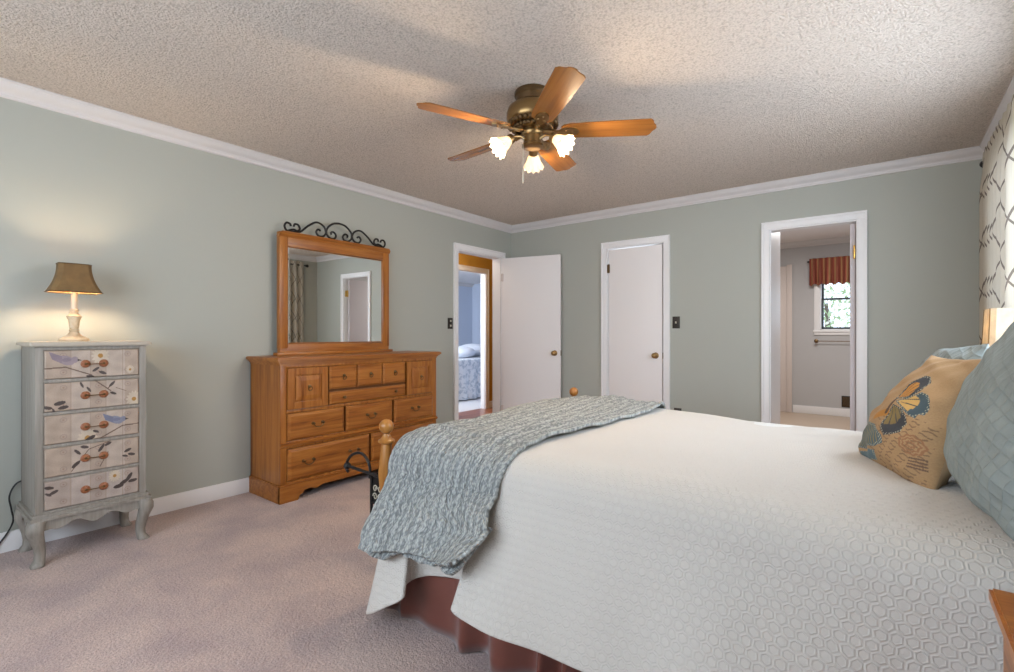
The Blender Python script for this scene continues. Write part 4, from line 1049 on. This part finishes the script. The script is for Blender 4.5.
# ------------------------------------------------------------------ iron bench with scroll arm at the foot of the bed
bn = empty('iron_bench', (-1.985, 2.18, 0), 0, 'black iron bench end with a curled arm beside the near bedpost', 'bench')
def B(x, y, z): return (x+1.90, y-2.12, z-0.028 if z > 0.1 else z)
YN = 1.50
for y in (YN, 2.74):
    for x in (-2.005, -1.78): MB().tube([B(x, y, 0), B(x, y, 0.44)], 0.0082, 10).build('leg', M['iron'], bn)
    arc = [B(-2.02, y, 0.42), B(-2.015, y, 0.455), B(-2.03, y, 0.50), B(-2.07, y, 0.532), B(-2.12, y, 0.535), B(-2.175, y, 0.515), B(-2.215, y, 0.475), B(-2.225, y, 0.44), B(-2.205, y, 0.42)]
    mb = MB().tube([tuple(p) for p in catmull(arc, 6)], 0.0075, 8).tube([B(-2.21, y, 0.452), B(-1.78, y, 0.436)], 0.0085, 8).ball(B(-2.215, y, 0.452), 0.020, 10)
    mb.build('scroll_arm', M['iron'], bn)
    mb = MB()
    for zc, s in ((0.375, 1), (0.335, -1)):
        for cx in (-1.975, -1.935): mb.tube([B(cx+s*a*0.9, y, zc+b) for a, b in spiral(0, 0, 0.020, 0.006, 0, 420, 26)], 0.003, 6)
    sc_p = mb.build('scroll_panel', M['ivory'], bn)
    MB().box(*[B(-2.0, 0, 0)[0], B(-1.79, 0, 0)[0]], y-2.12-0.004, y-2.12+0.004, 0.267, 0.277).box(B(-2.0, 0, 0)[0], B(-1.79, 0, 0)[0], y-2.12+0.004, y-2.12+0.008, 0.272, 0.402).build('end_plate', M['iron'], bn)
mb = MB()
for i in range(6): x = -2.0+i*0.043; mb.tube([B(x, YN, 0.436), B(x, 2.74, 0.436)], 0.007, 8)
mb.build('seat_slat', M['iron'], bn)

# ------------------------------------------------------------------ pillows
def pillow(name, a, b, t, mat_, M4, n=72, pinch=0.07, seed=1, wr=0.006, flange=0.0, dens=None, sag=0.0, ex=0.42, tap=0.0):
    """a half width, b half height, t half thickness; front face +z"""
    n = dens or n; rnd = random.Random(seed); ph = [rnd.uniform(0, 6) for _ in range(12)]
    mb = MB(); us = np.linspace(-1, 1, n)
    for side in (1, -1):
        P = []; UVs = []
        for u in us:
            row = []; ur = []
            for v in us:
                x = a*u*(1-pinch*(1-v*v)*abs(u))*(1-tap*(v+1)/2); y = b*v*(1-pinch*(1-u*u)*abs(v))
                h = max(0, (1-u*u))*max(0, (1-v*v)); th = t*(h**ex)*(1-sag*v)
                e = min(1, h*6)
                # creases running in from the edges
                cr_ = math.sin(u*9+ph[0]+2*math.sin(v*3+ph[1]))*math.sin(v*5+ph[2])+0.6*math.sin(v*17+u*4+ph[3])+0.5*math.sin((u-v)*13+ph[4])
                edge = math.exp(-h*4)
                th += e*wr*cr_*(0.35+edge)
                row.append((x, y, side*th)); ur.append((x, y))
            P.append(row); UVs.append(ur)
        mb.grid(P, n, n, uvf=UVs)
    o = mb.build(name, mat_, angle=180, merge=False); o.matrix_world = M4
    return o
def frame(center, right, up):
    """matrix whose local x=right, y=up, z = outward normal"""
    r = Vector(right).normalized(); u = Vector(up); u = (u-r*u.dot(r)).normalized(); nn = r.cross(u)
    m_ = Matrix((r, u, nn)).transposed().to_4x4(); m_.translation = Vector(center); return m_

# butterfly cushion: face points towards the foot of the bed (-x)
WINGS = [[(0.525, 0.538), (0.508, 0.621), (0.538, 0.708), (0.588, 0.783), (0.654, 0.783), (0.708, 0.733), (0.717, 0.658), (0.675, 0.583)], [(0.558, 0.529), (0.671, 0.588), (0.733, 0.646), (0.796, 0.638), (0.85, 0.6), (0.871, 0.546), (0.862, 0.488), (0.833, 0.483), (0.833, 0.446), (0.783, 0.454), (0.683, 0.483)], [(0.562, 0.5), (0.683, 0.483), (0.762, 0.446), (0.788, 0.392), (0.758, 0.358), (0.758, 0.317), (0.704, 0.279), (0.621, 0.25), (0.579, 0.292), (0.567, 0.396)], [(0.146, 0.129), (0.2, 0.238), (0.221, 0.312), (0.454, 0.308), (0.596, 0.246), (0.604, 0.192), (0.517, 0.138), (0.346, 0.108), (0.083, 0.067)], [(0.125, 0.05), (0.333, 0.092), (0.504, 0.112), (0.467, 0.046), (0.204, 0.0), (0.112, 0.0)]]
BODY = (0.542, 0.533); BODY3 = [(0.542, 0.533), (0.538, 0.421), (0.421, 0.371)]; PM = (0.867, 0.267)
def butterfly_paint(o, nfr, a, b):
    me = o.data; n = len(me.vertices); co = np.zeros(n*3); me.vertices.foreach_get('co', co); co = co.reshape(-1, 3)
    g_ = np.linspace(0, 1, 240); GX, GY = np.meshgrid(g_, g_, indexing='ij')
    X = np.concatenate([GX.ravel(), GX.ravel()]); Y = np.concatenate([GY.ravel(), GY.ravel()])     # cloth coordinates, far->near, bottom->top
    rng = np.random.RandomState(5)
    col = np.tile(np.array((0.36, 0.22, 0.105)), (n, 1)); front = np.arange(n) < n//2
    col *= (0.90+0.16*rng.rand(n))[:, None]
    patch = (np.sin(X*9+1)+np.sin(Y*7+X*5)) ; col *= (1+0.07*patch)[:, None]
    col[~front] = (0.40, 0.27, 0.15)
    dk = np.array((0.045, 0.045, 0.05)); orr = np.array((0.46, 0.20, 0.035)); gold = np.array((0.55, 0.33, 0.10)); pale = np.array((0.52, 0.50, 0.36)); teal = np.array((0.10, 0.15, 0.17))
    F = front
    A = 1.15     # width to height of the face
    # handwriting lines and postmark
    for r_ in range(15):
        yy = 0.03+r_*0.030
        m_ = F & (np.abs(Y-yy-0.006*np.sin(X*90+r_*3)) < 0.0045) & (np.sin(X*61+r_*5.3) > -0.35) & (X > 0.48+0.05*math.sin(r_*2)) & (X < 0.97) & (Y < 0.45)
        col[m_] = (0.20, 0.115, 0.06)
    px_, py_ = PM
    for rr, w_ in ((0.060, 0.006), (0.040, 0.005), (0.018, 0.005)):
        dd = np.hypot((X-px_)*0.8, Y-py_); col[F & (np.abs(dd-rr-0.004*np.sin(np.arctan2(Y-py_, X-px_)*9)) < w_)] = (0.28, 0.13, 0.06)
    for i in range(4): col[F & (np.abs(Y-(0.13+i*0.02)-0.3*(X-0.9)) < 0.005) & (X > 0.86) & (X < 0.97)] = (0.14, 0.08, 0.05)
    body = BODY
    for wi, wpts in enumerate(WINGS):
        ins = poly(X, Y, wpts) & F
        cxm = sum(p[0] for p in wpts)/len(wpts); cym = sum(p[1] for p in wpts)/len(wpts)
        bx_, by_ = (body if wi < 3 else (cxm, cym)); sh_ = 0.64 if wi < 3 else 0.5
        inner = poly(X, Y, [(cxm+(p[0]-cxm)*sh_+(bx_-cxm)*0.22, cym+(p[1]-cym)*sh_+(by_-cym)*0.22) for p in wpts]) & F
        mid_ = poly(X, Y, [(cxm+(p[0]-cxm)*0.84, cym+(p[1]-cym)*0.84) for p in wpts]) & F
        col[ins] = (dk, teal*0.55, dk, teal*0.7, teal)[wi]
        col[ins & ~mid_ & (np.sin(X*260)*np.sin(Y*230) > 0.35)] = pale*0.75
        if wi == 3: col[ins & mid_ & (np.sin(X*190+Y*90) > 0.3)] = np.array((0.20, 0.17, 0.09))
        if wi < 3:
            col[inner] = (orr, gold, np.array((0.20, 0.14, 0.05)))[wi]
            ang_ = np.arctan2(Y-body[1], X-body[0]); col[inner & (np.abs(np.sin(ang_*12)) < 0.25)] = dk
    (b0, b1, b2) = BODY3
    col[seg(X, Y, *b2, *b1, 0.030) & F] = orr*0.8
    col[seg(X, Y, *b1, *b0, 0.012) & F] = (0.09, 0.05, 0.03)
    full = np.ones((n, 4)); full[:, :3] = np.clip(col, 0, 1); setcol(o, full)
# lower edge runs from (.05,1.70) near to (-.09,2.17) far
rt = Vector((0.17, -0.44, 0.005)); up = Vector((0.15, 0.06, 0.35)); ctr = Vector((0.088, 1.965, 0.88))
bp = pillow('butterfly_cushion', 0.235, 0.205, 0.095, M['printed'], frame(ctr, rt, up), seed=4, dens=240, wr=0.0075, pinch=0.05, sag=0.38, ex=0.58, tap=0.38)
butterfly_paint(bp, 0, 0.235, 0.205)
tag(bp, 'tan cushion printed with a large butterfly, leaning on the blue pillow', 'cushion')
# near big quilted sham
sh1 = pillow('pillow_sham', 0.34, 0.245, 0.135, M['sham'], frame((0.275, 1.625, 0.940), (0.05, -1, 0.0), (0.16, 0, 1)), seed=2, wr=0.007, pinch=0.05, dens=110, sag=0.35)
tag(sh1, 'large blue green quilted pillow leaning against the headboard, nearest the camera', 'pillow', None)
# its flange along the lower seam
def flange(a, b, pinch, w_, seed, M4, mat_, par):
    rnd = random.Random(seed); mb = MB(); pts = []
    n = 60
    for side, (ax, sg) in enumerate((('v', 1), ('u', 1), ('v', -1), ('u', -1))):
        for i in range(n):
            t = -1+2*i/n
            if side == 0: u, v, nx, ny = t, -1, 0, -1
            elif side == 1: u, v, nx, ny = 1, t, 1, 0
            elif side == 2: u, v, nx, ny = -t, 1, 0, 1
            else: u, v, nx, ny = -1, -t, -1, 0
            x = a*u*(1-pinch*(1-v*v)*abs(u)); y = b*v*(1-pinch*(1-u*u)*abs(v))
            d = Vector((x/a, y/b, 0)); k_ = max(abs(d.x), abs(d.y)); 
            dirv = Vector((nx, ny, 0))*(1-0.5*abs(t)**6)+Vector((u, v, 0))*0.5*abs(t)**6
            pts.append((Vector((x, y, 0)), dirv))
    L_ = len(pts); P = []
    for i in range(L_+1):
        p, d = pts[i % L_]; row = []
        for j in range(6):
            q = j/5; row.append(p+d*(q*w_-0.006)+Vector((0, 0, 0.012*q*math.sin(i*0.33)+0.006*q*math.sin(i*0.9))))
        P.append(row)
    mb.grid(P, L_+1, 6, uvf=[[(r.x, r.y) for r in row] for row in P])
    o = mb.build('flange', mat_, par, angle=180); o.modifiers.new('s', 'SOLIDIFY').thickness = 0.005
    return o
flange(0.34, 0.245, 0.05, 0.060, 1, None, M['sham'], sh1)
# far sham behind the cushion
sh2 = pillow('pillow_sham', 0.33, 0.20, 0.10, M['sham2'], frame((0.150, 2.42, 0.900), (0.10, -1, 0.05), (0.35, 0, 1)), seed=9, wr=0.007, pinch=0.05, dens=90, sag=0.3)
tag(sh2, 'grey blue quilted pillow mostly hidden behind the butterfly cushion', 'pillow', None)

# ------------------------------------------------------------------ nightstands and bedside lamp
def nightstand(loc, hgt, hw, dp, label):
    t = empty('nightstand', loc, 0, label, 'nightstand')   # local: x 0 (wall) .. -dp, y -hw..hw
    MB().box(-dp+0.02, 0, -hw+0.02, hw-0.02, 0.06, hgt-0.035, b=0.004).build('carcass', M['oakZ'], t)
    mb = MB()
    for e, z0, z1 in ((-0.010, hgt-0.045, hgt-0.032), (0.0, hgt-0.032, hgt-0.022), (0.008, hgt-0.022, hgt-0.005), (0.003, hgt-0.005, hgt)):
        mb.prism([(x-dp-e if x < 0 else 0, y) for x, y in [(0, -hw-e), (0, hw+e), (-0.001, hw+e), (-0.001, -hw-e)]], 'z', z0, z1)
    mb.build('top', M['oakX'], t, smooth=False)
    for z0, z1 in ((0.12, 0.35), (0.37, hgt-0.06)):
        d = MB().box(-dp+0.004, -dp+0.021, -hw+0.035, hw-0.035, z0, z1, b=0.006).build('drawer', M['oakY'], t)
        MB().lathe([(0.006, 0), (0.006, 0.010), (0.014, 0.018), (0.012, 0.025), (0.001, 0.027)], M4=T(-dp+0.004, 0, (z0+z1)/2) @ R('Y', -90)).build('knob', M['brassdark'], d)
    MB().box(-dp+0.012, 0, -hw+0.012, hw-0.012, 0.0, 0.07, b=0.004).build('plinth', M['oakY'], t)
    return t
nightstand((XR-0.055, 0.985, 0), 0.665, 0.275, 0.362, 'oak nightstand at the camera side of the bed, only its corner showing')
nightstand((XR-0.095, 3.32, 0), 0.65, 0.24, 0.33, 'oak nightstand beyond the bed, under the cream lamp')
bl = empty('bedside_lamp', (0.435, 3.25, 0.65), 0, 'lit cream panelled lamp behind the pillows in front of the curtain', 'lamp')
MB().lathe([(0.06, 0), (0.06, 0.012), (0.025, 0.03), (0.035, 0.10), (0.045, 0.18), (0.03, 0.27), (0.012, 0.32), (0.010, 0.42), (0.008, 0.44)], n=24).build('base', M['lampbase2'], bl)
MB().ball((0, 0, 0.50), 0.018, 12, 0, 1.3).build('bulb', M['bulb_small'], bl)
s2 = shade_mb(0.425, 0.602, 0.065, 0.12, 0.058, 0.105, 0.0, cut=0.02).build('lamp_shade', M['shade_cream'], bl, angle=20)
for sx_, sy_ in ((1, 1), (1, -1), (-1, 1), (-1, -1)):
    MB().tube([(sx_*0.065, sy_*0.10, 0.425), (sx_*0.058, sy_*0.085, 0.602)], 0.0025, 6).build('seam_rib', M['brass'], s2)

# ------------------------------------------------------------------ curtains on the right wall
RXc = 0.515; RZ = 2.27
rd = empty('curtain_rod', (0, 0, 0), 0, 'dark curtain rod with a ball finial above the lattice curtain', 'curtain rod')
MB().tube([(RXc, 0.75, RZ), (RXc, 4.50, RZ)], 0.010).build('pole', M['iron'], rd)
for y, s in ((4.50, 1), (0.75, -1)):
    MB().lathe([(0.010, 0), (0.016, 0.006), (0.009, 0.012), (0.022, 0.028), (0.026, 0.040), (0.018, 0.056), (0.002, 0.062)], M4=T(RXc, y, RZ) @ R('X', -90*s), n=16).build('finial', M['iron'], rd)
for y in (4.44, 0.80): MB().box(RXc-0.006, XR, y-0.006, y+0.006, RZ-0.018, RZ-0.006).build('bracket', M['iron'], rd)
def curtain(y0, y1, label, seed, cloth):
    U, V = 360, 60; P = []; UVs = []; rnd = random.Random(seed); nf = int((y1-y0)/0.098)
    for i in range(U):
        u = i/(U-1); row = []; ur = []
        for j in range(V):
            v = j/(V-1); z = RZ+0.055-(RZ-0.03)*v
            ph = u*nf*2*PI+1.2*math.sin(u*7+seed)+0.35*math.sin(v*3+u*11)
            fade = min(1, (1-u)/0.10) if y1 > 3 else 1
            amp = (0.012+0.026*smoothstep(0, 0.15, v))*(0.35+0.65*fade)
            if v < 0.03: amp += 0.008*(1-v/0.03)
            x = RXc-0.004+(0.014 if 0 else 0)+amp*math.sin(ph)-0.008*(v > 0.0)
            if abs(z-RZ) < 0.012: x = RXc-0.016+amp*0.4*math.sin(ph)
            row.append((min(x, XR-0.022), y0+(y1-y0)*u+0.008*math.cos(ph)*v, z+(0.006*math.sin(ph*1.0) if v < 0.02 else 0))); ur.append((u*cloth, v*2.2))
        P.append(row); UVs.append(ur)
    o = MB().grid(P, U, V, uvf=UVs).build('curtain', M['curtain'], angle=180)
    tag(o, label, 'curtain'); return o
curtain(3.40, 4.47, 'sheer cream curtain with a brown diamond lattice, in the far corner', 2, 2.0)
curtain(0.80, 1.28, 'cream lattice curtain panel on the camera side of the headboard window', 5, 1.6)
